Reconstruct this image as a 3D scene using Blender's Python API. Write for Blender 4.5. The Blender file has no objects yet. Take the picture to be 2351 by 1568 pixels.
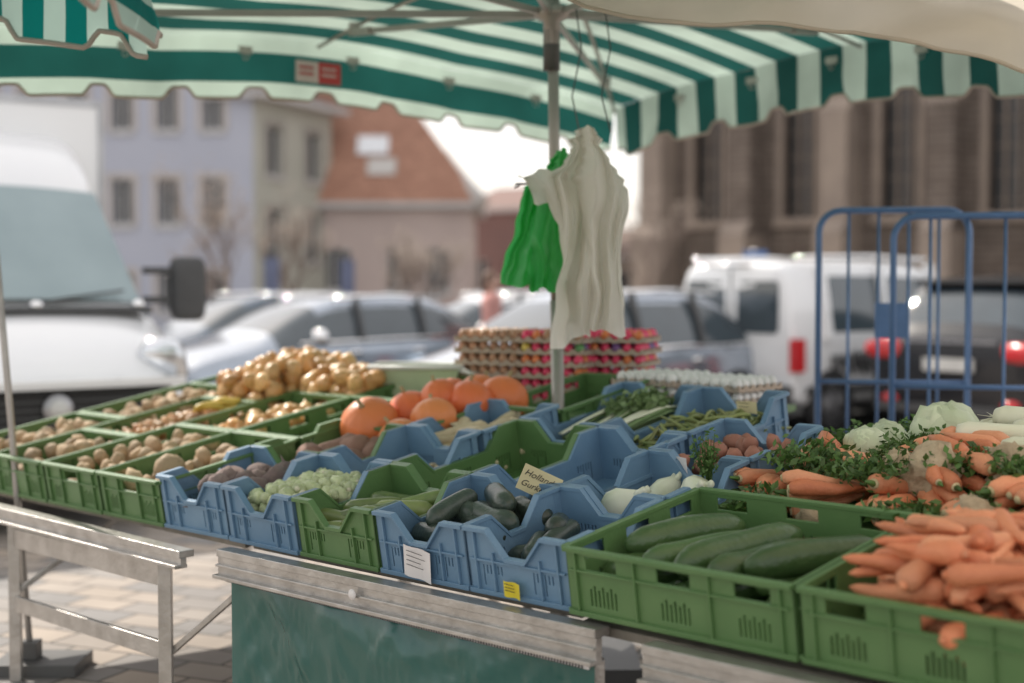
import bpy, math, random
from mathutils import Vector, Matrix, noise, Euler
random.seed(7)
R=random.random
def U(a,b): return a+(b-a)*random.random()
sc=bpy.context.scene
T=lambda x,y,z: Matrix.Translation((x,y,z))
def RZ(a): return Matrix.Rotation(a,4,'Z')
def RX(a): return Matrix.Rotation(a,4,'X')
def RY(a): return Matrix.Rotation(a,4,'Y')
def S3(x,y,z): return Matrix.Diagonal((x,y,z,1))

# ---------------- materials ----------------
def mat(name,col,rough=.5,metal=0,col2=None,nscale=6,isl=0,col3=None,bump=0,bscale=40,trans=0,spec=.5,coat=0,sss=0,contrast=.25):
    m=bpy.data.materials.new(name); m.use_nodes=True
    nt=m.node_tree; N=nt.nodes; L=nt.links
    b=N['Principled BSDF']; out=N['Material Output']
    b.inputs['Roughness'].default_value=rough; b.inputs['Metallic'].default_value=metal
    b.inputs['Specular IOR Level'].default_value=spec
    b.inputs['Coat Weight'].default_value=coat
    tc=N.new('ShaderNodeTexCoord')
    c2=col2 if col2 else tuple(x*.78 for x in col)
    nz=N.new('ShaderNodeTexNoise'); nz.inputs['Scale'].default_value=nscale; nz.inputs['Detail'].default_value=5
    L.new(tc.outputs['Object'],nz.inputs['Vector'])
    mr=N.new('ShaderNodeMapRange'); mr.inputs[1].default_value=.5-contrast; mr.inputs[2].default_value=.5+contrast
    L.new(nz.outputs['Fac'],mr.inputs[0])
    mx=N.new('ShaderNodeMix'); mx.data_type='RGBA'
    mx.inputs[6].default_value=(*col,1); mx.inputs[7].default_value=(*c2,1)
    L.new(mr.outputs[0],mx.inputs[0])
    last=mx.outputs[2]
    if isl:
        g=N.new('ShaderNodeNewGeometry')
        if col3:
            m2=N.new('ShaderNodeMix'); m2.data_type='RGBA'
            L.new(g.outputs['Random Per Island'],m2.inputs[0]); L.new(last,m2.inputs[6]); m2.inputs[7].default_value=(*col3,1)
            last=m2.outputs[2]
        h=N.new('ShaderNodeHueSaturation')
        r2=N.new('ShaderNodeMapRange'); r2.inputs[3].default_value=1-isl; r2.inputs[4].default_value=1+isl
        mm=N.new('ShaderNodeMath'); mm.operation='MULTIPLY'; mm.inputs[1].default_value=7.31
        fr=N.new('ShaderNodeMath'); fr.operation='FRACT'
        L.new(g.outputs['Random Per Island'],mm.inputs[0]); L.new(mm.outputs[0],fr.inputs[0]); L.new(fr.outputs[0],r2.inputs[0])
        L.new(r2.outputs[0],h.inputs['Value']); L.new(last,h.inputs['Color']); last=h.outputs[0]
    L.new(last,b.inputs['Base Color'])
    if bump:
        n2=N.new('ShaderNodeTexNoise'); n2.inputs['Scale'].default_value=bscale; n2.inputs['Detail'].default_value=4
        L.new(tc.outputs['Object'],n2.inputs['Vector'])
        bp=N.new('ShaderNodeBump'); bp.inputs['Strength'].default_value=bump; bp.inputs['Distance'].default_value=.01
        L.new(n2.outputs['Fac'],bp.inputs['Height']); L.new(bp.outputs[0],b.inputs['Normal'])
    if trans:
        t=N.new('ShaderNodeBsdfTranslucent'); L.new(last,t.inputs[0])
        ms=N.new('ShaderNodeMixShader'); ms.inputs[0].default_value=trans
        L.new(b.outputs[0],ms.inputs[1]); L.new(t.outputs[0],ms.inputs[2]); L.new(ms.outputs[0],out.inputs[0])
    return m

def stripe_mat(name,ca,cb,period,trans=.4,off=0):
    m=mat(name,ca,rough=.8,trans=trans)
    nt=m.node_tree;N=nt.nodes;L=nt.links
    at=N.new('ShaderNodeAttribute'); at.attribute_name='st'
    a=N.new('ShaderNodeMath');a.operation='MULTIPLY_ADD';a.inputs[1].default_value=1/period;a.inputs[2].default_value=off
    f=N.new('ShaderNodeMath');f.operation='FRACT'
    g=N.new('ShaderNodeMath');g.operation='GREATER_THAN';g.inputs[1].default_value=.5
    L.new(at.outputs['Fac'],a.inputs[0]);L.new(a.outputs[0],f.inputs[0]);L.new(f.outputs[0],g.inputs[0])
    mx=N.new('ShaderNodeMix');mx.data_type='RGBA';mx.inputs[6].default_value=(*ca,1);mx.inputs[7].default_value=(*cb,1)
    L.new(g.outputs[0],mx.inputs[0])
    nz=N.new('ShaderNodeTexNoise');nz.inputs['Scale'].default_value=2.2;nz.inputs['Detail'].default_value=6
    tc=N.new('ShaderNodeTexCoord');L.new(tc.outputs['Object'],nz.inputs['Vector'])
    mr=N.new('ShaderNodeMapRange');mr.inputs[1].default_value=.3;mr.inputs[2].default_value=.75;mr.inputs[3].default_value=1.08;mr.inputs[4].default_value=.68
    L.new(nz.outputs[0],mr.inputs[0])
    h=N.new('ShaderNodeHueSaturation');L.new(mx.outputs[2],h.inputs['Color']);L.new(mr.outputs[0],h.inputs['Value'])
    b=N['Principled BSDF'];L.new(h.outputs[0],b.inputs['Base Color'])
    for n in N:
        if n.type=='BSDF_TRANSLUCENT': L.new(h.outputs[0],n.inputs[0])
    return m

# ---------------- mesh builder ----------------
class MB:
    def __init__(s): s.v=[];s.f=[];s.m=[];s.s=[];s.st={}
    def add(s,V,F,m=0,smooth=True,M=None,st=None):
        o=len(s.v)
        if M is None: s.v.extend([tuple(p) for p in V])
        else: s.v.extend([(M@Vector(p))[:] for p in V])
        if st:
            for i,x in enumerate(st): s.st[o+i]=x
        for k,f in enumerate(F):
            s.f.append([i+o for i in f]); s.m.append(m[k] if isinstance(m,list) else m); s.s.append(smooth)
    def box(s,x0,x1,y0,y1,z0,z1,m=0,M=None):
        V=[(x0,y0,z0),(x1,y0,z0),(x1,y1,z0),(x0,y1,z0),(x0,y0,z1),(x1,y0,z1),(x1,y1,z1),(x0,y1,z1)]
        F=[(0,3,2,1),(4,5,6,7),(0,1,5,4),(1,2,6,5),(2,3,7,6),(3,0,4,7)]
        s.add(V,F,m,False,M)
    def bar(s,p,q,w,h,m=0,M=None,up=(0,0,1)):
        p=Vector(p);q=Vector(q);d=(q-p);d.normalize();up=Vector(up)
        sx=d.cross(up)
        if sx.length<1e-3: sx=Vector((1,0,0))
        sx.normalize();uu=sx.cross(d)
        V=[];
        for c in (p,q):
            for a,b in((-1,-1),(1,-1),(1,1),(-1,1)): V.append(c+sx*a*w/2+uu*b*h/2)
        s.add(V,[(0,1,2,3),(7,6,5,4),(0,4,5,1),(1,5,6,2),(2,6,7,3),(3,7,4,0)],m,False,M)
    def tube(s,P,r,seg=8,m=0,M=None,cap=True,flat=1.0,rib=0):
        P=[Vector(p) for p in P];n=len(P)
        rr=r if isinstance(r,(list,tuple)) else [r]*n
        t=(P[1]-P[0]).normalized();a=Vector((0,0,1)) if abs(t.z)<.9 else Vector((1,0,0))
        nrm=(a-t*a.dot(t)).normalized();V=[]
        for i in range(n):
            t=(P[min(i+1,n-1)]-P[max(i-1,0)]).normalized()
            nrm=(nrm-t*nrm.dot(t)).normalized();bn=t.cross(nrm)
            for k in range(seg):
                an=2*math.pi*k/seg; q=1+rib*(k%2)
                V.append(P[i]+(nrm*math.cos(an)*flat+bn*math.sin(an))*rr[i]*q)
        F=[(i*seg+k,i*seg+(k+1)%seg,(i+1)*seg+(k+1)%seg,(i+1)*seg+k) for i in range(n-1) for k in range(seg)]
        if cap: F+= [tuple(range(seg-1,-1,-1)),tuple((n-1)*seg+k for k in range(seg))]
        s.add(V,F,m,True,M)
    def lathe(s,prof,seg=16,m=0,M=None,fn=None,smooth=True):
        V=[];n=len(prof)
        for (r,z) in prof:
            for k in range(seg):
                a=2*math.pi*k/seg; q=fn(a,z,r) if fn else 1
                V.append((r*q*math.cos(a),r*q*math.sin(a),z))
        F=[(i*seg+k,i*seg+(k+1)%seg,(i+1)*seg+(k+1)%seg,(i+1)*seg+k) for i in range(n-1) for k in range(seg)]
        if prof[0][0]>1e-4:F.append(tuple(range(seg-1,-1,-1)))
        if prof[-1][0]>1e-4:F.append(tuple((n-1)*seg+k for k in range(seg)))
        s.add(V,F,m,smooth,M)
    def blob(s,M,r,nu=10,nv=7,m=0,na=0,nf=2,seed=0,pw=1):
        V=[];
        sp=lambda c:math.copysign(abs(c)**pw,c)
        for j in range(nv+1):
            ph=math.pi*j/nv
            for k in range(nu):
                a=2*math.pi*k/nu
                d=Vector((sp(math.sin(ph))*sp(math.cos(a)),sp(math.sin(ph))*sp(math.sin(a)),sp(math.cos(ph))))
                q=1+(na*noise.noise(d*nf+Vector((seed,seed*1.7,0))) if na else 0)
                V.append((d.x*r[0]*q,d.y*r[1]*q,d.z*r[2]*q))
        F=[(j*nu+k,(j+1)*nu+k,(j+1)*nu+(k+1)%nu,j*nu+(k+1)%nu) for j in range(nv) for k in range(nu)]
        s.add(V,F,m,True,M)
    def obj(s,name,mats,M=None,bevel=0,sub=0):
        me=bpy.data.meshes.new(name); me.from_pydata(s.v,[],s.f)
        for m in mats: me.materials.append(m)
        me.polygons.foreach_set('material_index',s.m); me.polygons.foreach_set('use_smooth',s.s)
        if s.st:
            at=me.attributes.new('st','FLOAT','POINT')
            at.data.foreach_set('value',[s.st.get(i,0.) for i in range(len(s.v))])
        me.validate(); me.update()
        o=bpy.data.objects.new(name,me); sc.collection.objects.link(o)
        if M is not None:o.matrix_world=M
        if bevel:
            b=o.modifiers.new('b','BEVEL');b.width=bevel;b.segments=2;b.limit_method='ANGLE';b.angle_limit=.7
        if sub:
            b=o.modifiers.new('s','SUBSURF');b.levels=sub;b.render_levels=sub
        return o

def wallgrid(mb,M,S,Z,hole,t,m=0,top=None):
    S=sorted(set(round(x,4) for x in S));Z=sorted(set(round(x,4) for x in Z))
    ns,nz=len(S),len(Z);V=[]
    for k in (0,1):
        for j in range(nz):
            for i in range(ns):
                z=Z[j] if (j<nz-1 or not top) else top(S[i])
                V.append((S[i],k*t,z))
    id=lambda i,j,k:k*ns*nz+j*ns+i
    ok=[[not hole((S[i]+S[i+1])/2,(Z[j]+Z[j+1])/2) for j in range(nz-1)] for i in range(ns-1)]
    g=lambda i,j: 0<=i<ns-1 and 0<=j<nz-1 and ok[i][j]
    F=[]
    for i in range(ns-1):
        for j in range(nz-1):
            if not ok[i][j]:continue
            F.append((id(i,j,0),id(i+1,j,0),id(i+1,j+1,0),id(i,j+1,0)))
            F.append((id(i,j+1,1),id(i+1,j+1,1),id(i+1,j,1),id(i,j,1)))
            if not g(i-1,j):F.append((id(i,j,0),id(i,j+1,0),id(i,j+1,1),id(i,j,1)))
            if not g(i+1,j):F.append((id(i+1,j,1),id(i+1,j+1,1),id(i+1,j+1,0),id(i+1,j,0)))
            if not g(i,j-1):F.append((id(i,j,1),id(i+1,j,1),id(i+1,j,0),id(i,j,0)))
            if not g(i,j+1):F.append((id(i,j+1,0),id(i+1,j+1,0),id(i+1,j+1,1),id(i,j+1,1)))
    mb.add(V,F,m,False,M)

# ---------------- palette ----------------
M_blue=mat('blue_plastic',(.125,.235,.365),.42,col2=(.165,.28,.405),nscale=9,bump=.1,bscale=120,spec=.5)
M_blue2=mat('blue_plastic_b',(.155,.265,.39),.45,col2=(.115,.22,.345),nscale=7,bump=.1,bscale=120,spec=.5)
M_green=mat('green_plastic',(.085,.18,.06),.42,col2=(.115,.215,.08),nscale=8,bump=.1,bscale=120,spec=.5)
M_alu=mat('aluminium',(.55,.53,.51),.36,metal=.7,col2=(.36,.34,.32),nscale=14,bump=.25,bscale=60)
M_steel=mat('steel_pole',(.46,.44,.42),.35,metal=.7,col2=(.34,.32,.31),nscale=10)
M_tarp=mat('green_tarp',(.014,.095,.083),.22,col2=(.02,.115,.10),nscale=3,bump=.15,bscale=9,spec=.6)
M_wood=mat('grey_board',(.3,.27,.23),.8,col2=(.2,.18,.15),nscale=20)
M_paper=mat('paper',(.80,.77,.76),.8,col2=(.70,.65,.66))
M_ypaper=mat('yellow_paper',(.78,.70,.42),.8)
M_yel=mat('yellow_label',(.8,.65,.04),.6)
M_ink=mat('ink',(.03,.03,.04),.8)
M_black=mat('black_rubber',(.02,.02,.022),.7)
M_glass=mat('window_glass',(.05,.07,.085),.035,spec=.8,coat=.6)
M_chrome=mat('chrome',(.9,.9,.9),.06,metal=1,col2=(.85,.85,.86))

# ---------------- crates ----------------
def crate(kind,M,w,d,h,m,name,h2=None):
    mb=MB(); t=.006
    low=h2 if h2 else h
    def wall(Mw,L,long):
        Sb=[0,L];Zb=[0,.03,.075,.085,low-.055,low-.02,h] if kind=='flat' else [0,.025,.06,.085,.09]
        holes=[]
        ng=2 if L<.5 else 3
        gw=.085
        for g in range(ng):
            c=L*(g+.5)/ng
            if kind=='flat':
                for q in range(7):
                    a=c-gw/2+q*.0135;holes.append((a,a+.006,.03,.085 if q%2 else .075))
            else:
                for q in range(6):
                    a=c-.04+q*.0135;holes.append((a,a+.005,.06 if q%3 else .025,.085))
        if kind=='flat':
            for g in range(ng if ng==3 else 1):
                c=L*(g+.5)/(ng if ng==3 else 1)
                holes.append((c-.05,c+.05,low-.055,low-.02))
        for a in holes: Sb+= [a[0],a[1]]
        if kind=='stack':
            c1,c2=.085,.15
            if long:c1,c2=.10,.17
            top=lambda s:(h if s<=c1 or s>=L-c1 else (low if c2<=s<=L-c2 else (h+(low-h)*((s-c1)/(c2-c1) if s<L/2 else ((L-c1)-s)/(c2-c1) ))))
            Sb+=[c1,c2,L-c1,L-c2]
            prof=[(0,h),(c1,h),(c2,low),(L-c2,low),(L-c1,h),(L,h)]
        else:
            top=None;prof=[(0,h),(L,h)]
        if top: Zb=Zb+[low]
        wallgrid(mb,Mw,Sb,Zb,lambda x,z:any(a[0]<x<a[1] and a[2]<z<a[3] for a in holes),t,0,top)
        V=[];
        for (s,z) in prof:
            V+=[(s,t+.002,z+.002),(s,-.014,z+.002),(s,-.014,z-.010),(s,t+.002,z-.010)]
        F=[]
        for i in range(len(prof)-1):
            for k in range(4):F.append((i*4+k,i*4+(k+1)%4,i*4+4+(k+1)%4,i*4+4+k))
        n=len(prof)-1;F+=[(3,2,1,0),(n*4,n*4+1,n*4+2,n*4+3)]
        mb.add(V,F,0,False,Mw)
        mb.box(0,L,-.009,-.0003,.0,.014,0,Mw)
        zz=low-.062 if kind=='flat' else .096
        mb.box(.012,L-.012,-.008,-.0003,zz,zz+.006,0,Mw)
        for sx in ([.035,L-.035]+([L*.33,L*.66] if kind=='flat' else [.10,L-.10])):
            tz=(h if sx<.09 or sx>L-.09 else (low+.02 if kind=='stack' else h))-.011
            mb.box(sx-.003,sx+.003,-.010,-.0003,.0145,tz,0,Mw)
    wall(T(0,0,0),w,False)
    wall(T(w,d,0)@RZ(math.pi),w,False)
    wall(T(w,0,0)@RZ(math.pi/2),d,True)
    wall(T(0,d,0)@RZ(-math.pi/2),d,True)
    mb.box(.004,w-.004,.004,d-.004,.004,.01,0)
    return mb.obj(name,[m],M,bevel=.0015)

u=Vector((.727,-.687,0)).normalized(); v=Vector((.687,.727,0)).normalized()
def deck(O,u,tilt):
    vv=Vector((-u.y,u.x,0)); v2=vv*math.cos(tilt)+Vector((0,0,math.sin(tilt))); n=u.cross(v2)
    m=Matrix.Identity(4)
    for i in range(3): m[i][0]=u[i];m[i][1]=v2[i];m[i][2]=n[i];m[i][3]=O[i]
    return m
DECK=deck(Vector((-1.22,5.0,.71)),u,math.radians(9.6))
a_=Vector((.72,-.69,0)).normalized()
DECK2=deck(Vector((.155,3.66,.715)),a_,math.radians(8.8))

def rr(): return Euler((U(0,6.28),U(0,6.28),U(0,6.28))).to_matrix().to_4x4()
def pile(mb,item,w,d,nx,ny,layers,z0,dz,mound=0,jit=.35,ins=.035,M=None):
    M=M or Matrix.Identity(4)
    for k in range(layers):
        for i in range(nx):
            for j in range(ny):
                off=.5 if k%2 else 0
                x=ins+(w-2*ins)*min(max((i+.5+U(-jit,jit)+off*.5)/nx,0),1);y=ins+(d-2*ins)*min(max((j+.5+U(-jit,jit)+off*.5)/ny,0),1)
                z=z0+k*dz+mound*(k/(max(layers-1,1)))*(1-(2*x/w-1)**2)*(1-(2*y/d-1)**2)+U(-.3,.3)*dz
                item(mb,M@T(x,y,z))
def potato(s=.03):
    return lambda mb,M: mb.blob(M@rr(),(s*U(1.0,1.35),s*U(.8,1),s*U(.75,.9)),12,8,0,.25,1.6,U(0,99))
def onion(s=.035):
    def f(mb,M):
        q=s*U(.75,1.15)
        mb.lathe([(0,-.85*q),(.3*q,-.8*q),(.8*q,-.5*q),(q,0),(.85*q,.45*q),(.4*q,.85*q),(.14*q,1.15*q),(.08*q,1.5*q),(0,1.52*q)],12,0,M@Euler((U(-1.3,1.3),U(-1.3,1.3),U(0,6))).to_matrix().to_4x4(),fn=lambda a,z,r:1+.03*math.sin(5*a))
    return f
def longveg(L,r,seg=10,bend=.1,rib=.0,taper=False,horiz=None,pit=.15,mi=0):
    def f(mb,M):
        l=L*U(.8,1.12);q=r*U(.78,1.15);b=U(-bend,bend);n=13
        P=[];RR=[];ph=U(0,9)
        for i in range(n):
            t=(i/(n-1)); t=.5-.5*math.cos(math.pi*t) if not taper else t
            x=(t-.5)*l
            P.append((x,b*l*(1-(2*t-1)**2)*1.2,.04*q*math.sin(t*11+ph)))
            if taper: RR.append(q*(1-t*.7)*(.5 if i==0 else (.95 if i==1 else 1))*(.25 if i==n-1 else 1)*(1+.05*math.sin(t*23+ph)))
            else:
                e=min(t,1-t); RR.append(q*(.22 if e<.001 else min(1,(e/.16))**.38*(1+.03*math.sin(t*9+ph))))
        ang=U(0,6.28) if horiz is None else horiz+U(-.25,.25)
        MM=M@RZ(ang)@RY(U(-pit,pit))@RX(U(0,6))
        mb.tube(P,RR,seg,mi,MM,rib=rib)
        if taper:
            mb.tube([(-.5*l,0,0),(-.53*l,.002,0)],[q*.35,q*.3],6,mi,MM)
    return f
def beet(mb,M):
    q=.050*U(.75,1.25);MM=M@rr()
    mb.blob(MM,(q,q,q*.92),14,10,0,.25,2,U(0,99))
    mb.tube([(0,0,-q*.8),(q*.1,0,-q*1.3),(q*.3,.01,-q*1.9)],[q*.3,q*.1,.001],6,0,MM)
    mb.tube([(0,0,q*.8),(0,0,q*1.15)],[q*.3,q*.2],6,0,MM)
def sprout(mb,M):
    q=.0235*U(.75,1.2);MM=M@rr();mb.blob(MM,(q,q,q*1.05),10,7,0,.25,2.5,U(0,99))
    for k in range(2):
        mb.blob(MM@RZ(U(0,6))@T(q*.12,0,0),(q*1.0,q*.8,q*.9),8,6,0)
    mb.tube([(0,0,-q*.9),(0,0,-q*1.2)],q*.35,6,1,MM)
def pumpkin(mb,M,s):
    MM=M@Euler((U(-.6,.6),U(-.6,.6),U(0,6))).to_matrix().to_4x4()
    pr=[]
    for k in range(15):
        a=-math.pi/2+math.pi*k/14
        r=math.cos(a)**.92 if k not in(0,14) else 0
        z=math.sin(a)*(.80 if a<0 else .92)
        if a>.9: z+=.05*(a-.9)
        pr.append((max(r,0),z))
    mb.lathe([(r*s,z*s) for r,z in pr],60,0,MM,fn=lambda a,z,r:1+(.035*abs(math.sin(a*5))**.6-.02)+.015*math.sin(3*a))
    mb.tube([(0,0,.88*s),(0,0,1.02*s),(.05*s,0,1.2*s)],[.15*s,.07*s,.08*s],8,1,MM)
def egg(mb,M,m=0,s=.0225):
    mb.lathe([(0,-1.0*s),(.6*s,-.8*s),(.95*s,-.3*s),(1*s,.1*s),(.8*s,.75*s),(.4*s,1.2*s),(0,1.32*s)],10,m,M)
def greens(mb,M,n,spread,h,m=0,leaf=.012):
    for k in range(n):
        a=U(0,6.28);r=spread*math.sqrt(R());L=h*U(.6,1.1)
        p=Vector((r*.3*math.cos(a),r*.3*math.sin(a),0));q=Vector((r*math.cos(a),r*math.sin(a),L))
        mb.tube([p,(p+q)/2+Vector((0,0,.1*L)),q],[.0018,.0015,.001],4,m,M,cap=False)
        for c in range(7):
            o=p.lerp(q,U(.45,1.05))+Vector((U(-1,1),U(-1,1),U(-1,1)))*.02
            A=Vector((U(-1,1),U(-1,1),U(-1,1))).normalized();B=A.cross(Vector((U(-1,1),U(-1,1),U(-1,1)))).normalized();l=leaf*U(.6,1.3)
            mb.add([o-A*l,o-B*l*.5,o+A*l*1.1,o+B*l*.5],[(0,1,2,3)],m,False,M)

V_potato=mat('potato_skin',(.40,.27,.155),.7,col2=(.29,.19,.11),nscale=25,isl=.3,col3=(.47,.34,.21),bump=.3,bscale=90)
V_onion=mat('onion_skin',(.60,.32,.11),.35,col2=(.48,.22,.07),nscale=20,isl=.28,col3=(.64,.42,.2))
V_shal=mat('shallot_skin',(.42,.19,.09),.4,col2=(.52,.31,.17),nscale=20,isl=.3,col3=(.5,.3,.14))
V_beet=mat('beet_skin',(.17,.115,.11),.85,col2=(.24,.18,.16),nscale=30,isl=.25,bump=.5,bscale=70)
V_sprout=mat('sprout_leaf',(.42,.48,.24),.5,col2=(.56,.60,.38),nscale=60,isl=.2,bump=.3,bscale=100)
V_scut=mat('sprout_cut',(.7,.66,.5),.7)
V_dark=mat('dark_cucumber_skin',(.03,.046,.038),.3,col2=(.05,.068,.05),nscale=40,isl=.25,bump=.2,bscale=120)
V_light=mat('pale_zucchini',(.15,.21,.06),.32,col2=(.08,.14,.045),nscale=60,isl=.3,col3=(.22,.26,.09))
V_cuc=mat('cucumber_skin',(.045,.095,.03),.3,col2=(.075,.13,.045),nscale=14,isl=.3,bump=.35,bscale=60)
V_pump=mat('pumpkin_skin',(.76,.18,.06),.42,col2=(.70,.135,.045),nscale=7,isl=.1,col3=(.76,.26,.085),bump=.15,bscale=60)
V_stem=mat('stem',(.44,.34,.18),.8)
V_sweet=mat('sweet_potato_skin',(.30,.17,.125),.8,col2=(.22,.12,.09),nscale=15,isl=.2,bump=.5,bscale=60)
V_pars=mat('parsnip_skin',(.68,.57,.40),.7,col2=(.54,.43,.27),nscale=30,isl=.12,bump=.3,bscale=80)
V_carrot=mat('carrot_skin',(.70,.24,.11),.55,col2=(.60,.18,.08),nscale=22,isl=.2,col3=(.72,.33,.18),bump=.35,bscale=90)
V_ctip=mat('carrot_crown',(.62,.50,.32),.8,col2=(.45,.4,.2),isl=.2)
V_leaf=mat('leafy_greens',(.07,.145,.035),.5,col2=(.11,.21,.055),nscale=30,isl=.4,trans=.25)
V_leek=mat('leek_white',(.68,.69,.50),.4,col2=(.76,.76,.62),nscale=8,isl=.1,bump=.2,bscale=30)
V_lgreen=mat('leek_green',(.14,.23,.09),.45,col2=(.24,.33,.14),nscale=8,isl=.2,trans=.15)
V_cabb=mat('cabbage_leaf',(.62,.67,.50),.5,col2=(.50,.58,.36),nscale=12,isl=.12,bump=.4,bscale=30)
V_cele=mat('celeriac_skin',(.60,.49,.34),.85,col2=(.42,.32,.21),nscale=22,isl=.15,bump=.9,bscale=50)
V_fenn=mat('fennel_bulb',(.74,.76,.64),.4,col2=(.62,.68,.48),nscale=12)
V_bean=mat('green_bean',(.17,.24,.07),.45,col2=(.30,.30,.12),nscale=8,isl=.3)

def col(c): return c*.407 if c<0 else c*.382
fl=.165
rows=[
 (-4,0,.62,'flat',M_green,'potato'),(-3,0,.42,'flat',M_green,'potato'),(-2,0,.62,'flat',M_green,'potato'),(-1,0,.62,'flat',M_green,'potato2'),
 (-4,.63,.61,'flat',M_green,'potato'),(-3,.43,.61,'flat',M_green,'shallot'),(-2,.63,.61,'flat',M_green,'onion'),(-1,.63,.61,'flat',M_green,None),
 (-3,1.05,.61,'flat',M_green,'bigonion'),(-2,1.25,.61,'flat',M_green,'bigonion2'),(-1,1.25,.45,'flat',M_green,None),(-4,1.25,.61,'flat',M_green,None),
 (0,0,.42,'stack',M_blue,'beet'),(0,.43,.42,'stack',M_green,'sweet'),(0,.86,.60,'flat',M_green,'pumpkin'),
 (1,0,.42,'stack',M_blue2,'sprout'),(1,.43,.42,'stack',M_blue,'tan'),(1,.86,.42,'stack',M_blue,'parsnip'),(1,1.29,.6,'flat',M_green,None),
 (2,0,.42,'stack',M_green,'pale'),(2,.43,.62,'stack',M_green,None),(2,1.06,.62,'stack',M_blue,'celery'),
 (3,0,.42,'stack',M_blue2,'dark'),(3,.43,.62,'stack',M_blue,None),(3,1.06,.62,'stack',M_blue2,'beans'),
 (4,0,.42,'stack',M_blue,'darklow'),(4,.43,.42,'stack',M_blue2,'fennel'),(4,.86,.42,'stack',M_blue,'redmix'),
]
def content(kind,M,w,d,h):
    mb=MB()
    if kind=='potato':
        pile(mb,potato(.036),w,d,4,int(d*11),2,.07,.042,.02);mb.obj('potatoes',[V_potato],M)
    elif kind=='potato2':
        pile(mb,potato(.036),w,d,4,int(d*11),2,.045,.037,.0)
        for k in range(6): potato(.044)(mb,T(U(.06,w-.06),U(.05,d-.05),.12))
        mb.blob(T(.16,.2,.14),(.06,.06,.052),14,10,0,.15,2,5)
        mb.obj('potatoes',[V_potato],M)
    elif kind=='shallot':
        pile(mb,onion(.025),w,d,7,10,3,.05,.028,.03)
        mb.obj('shallots',[V_shal],M)
        mb=MB();
        for k in range(6): longveg(.13,.016,8,.25,horiz=.9)(mb,T(w*.72+U(-.05,.05),d*.8+U(-.05,.05),.15+U(0,.03)))
        mb.obj('yellow_peppers',[mat('yellow_pepper',(.72,.5,.1),.35)],M)
    elif kind=='onion':
        pile(mb,onion(.036),w,d,5,7,2,.06,.036,.03);mb.obj('onions',[V_onion],M)
    elif kind=='bigonion':
        pile(mb,potato(.043),w,d,5,7,5,.05,.042,.06,jit=.45,ins=.02);mb.obj('yellow_potatoes',[V_onion],M)
    elif kind=='bigonion2':
        pile(mb,potato(.044),w,d*.4,5,4,4,.06,.042,.04,jit=.45,ins=.02);mb.obj('yellow_potatoes',[V_onion],M)
    elif kind=='beet':
        pile(mb,beet,w,d,3,4,2,.055,.05,.02,ins=.05);mb.obj('beetroots',[V_beet],M)
    elif kind=='sweet':
        pile(mb,longveg(.20,.055,14,.08,pit=.3),w,d,2,3,2,.05,.045,.01,ins=.07);mb.obj('sweet_potatoes',[V_sweet],M)
    elif kind=='pumpkin':
        for (x,y,z,s) in [(.09,.05,.15,.118),(.28,.03,.11,.090),(.10,.26,.15,.098),(.30,.20,.15,.094),(.12,.47,.15,.102),(.30,.40,.17,.10),(.33,.56,.15,.105),(.22,.15,.04,.08),(.22,.38,.04,.09),(.20,.34,.20,.085),(.2,.56,.17,.085)]:
            pumpkin(mb,T(x,y,z),s)
        mb.obj('pumpkins',[V_pump,V_stem],M)
    elif kind=='sprout':
        pile(mb,sprout,w,d,8,8,4,.04,.028,.03,ins=.03);mb.obj('brussels_sprouts',[V_sprout,V_scut],M)
    elif kind=='tan':
        pile(mb,longveg(.16,.018,8,.1,taper=True),w,d,3,6,2,.03,.02,.0);mb.obj('parsley_roots',[V_pars],M)
    elif kind=='parsnip':
        pile(mb,longveg(.24,.034,10,.08,taper=True,pit=.2),w,d,3,5,3,.04,.035,.015,ins=.06);mb.obj('parsnips',[V_pars],M)
    elif kind=='pale':
        pile(mb,longveg(.25,.031,14,.06,horiz=.45),w,d,2,4,3,.03,.034,.0,ins=.06);mb.obj('zucchinis',[V_light],M)
    elif kind=='dark':
        pile(mb,longveg(.23,.036,14,.06,horiz=-.1,pit=.2),w,d,2,3,2,.04,.05,.02,ins=.06)
        for (x,y,z,a) in [(.20,.33,.155,-.5),(.12,.2,.15,-1.3),(.25,.24,.13,-.35),(.3,.36,.12,-.2)]: longveg(.25,.038,14,.06,horiz=a,pit=.1)(mb,T(x,y,z))
        mb.obj('dark_cucumbers',[V_dark],M)
    elif kind=='darklow':
        for k in range(6): longveg(.2,.034,12,.06,pit=.2)(mb,T(U(.10,.16),U(.14,.28),.05+k*.014))
        mb.obj('dark_cucumbers',[V_dark],M)
    elif kind=='beans':
        pile(mb,longveg(.13,.007,6,.2,pit=.5),w,d,7,11,3,.05,.022,.03);mb.obj('green_beans',[V_bean],M)
    elif kind=='celery':
        for k in range(44):
            x=U(.05,w-.05);b=U(-.06,.06);z=U(.02,.12)
            mb.tube([(x,.12,z),(x+b*.3,.28,z+.02),(x+b,.44,z+.03),(x+b*1.6,.58,z+.0)],[.013,.011,.016,.004],6,1 if k%4==0 else 0,None,flat=.35)
        for k in range(5): greens(mb,T(U(.08,w-.08),U(.35,.55),.10),22,.07,.07,0,.018)
        mb.obj('leafy_chard',[V_lgreen,V_leek],M)
    elif kind=='fennel':
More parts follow.
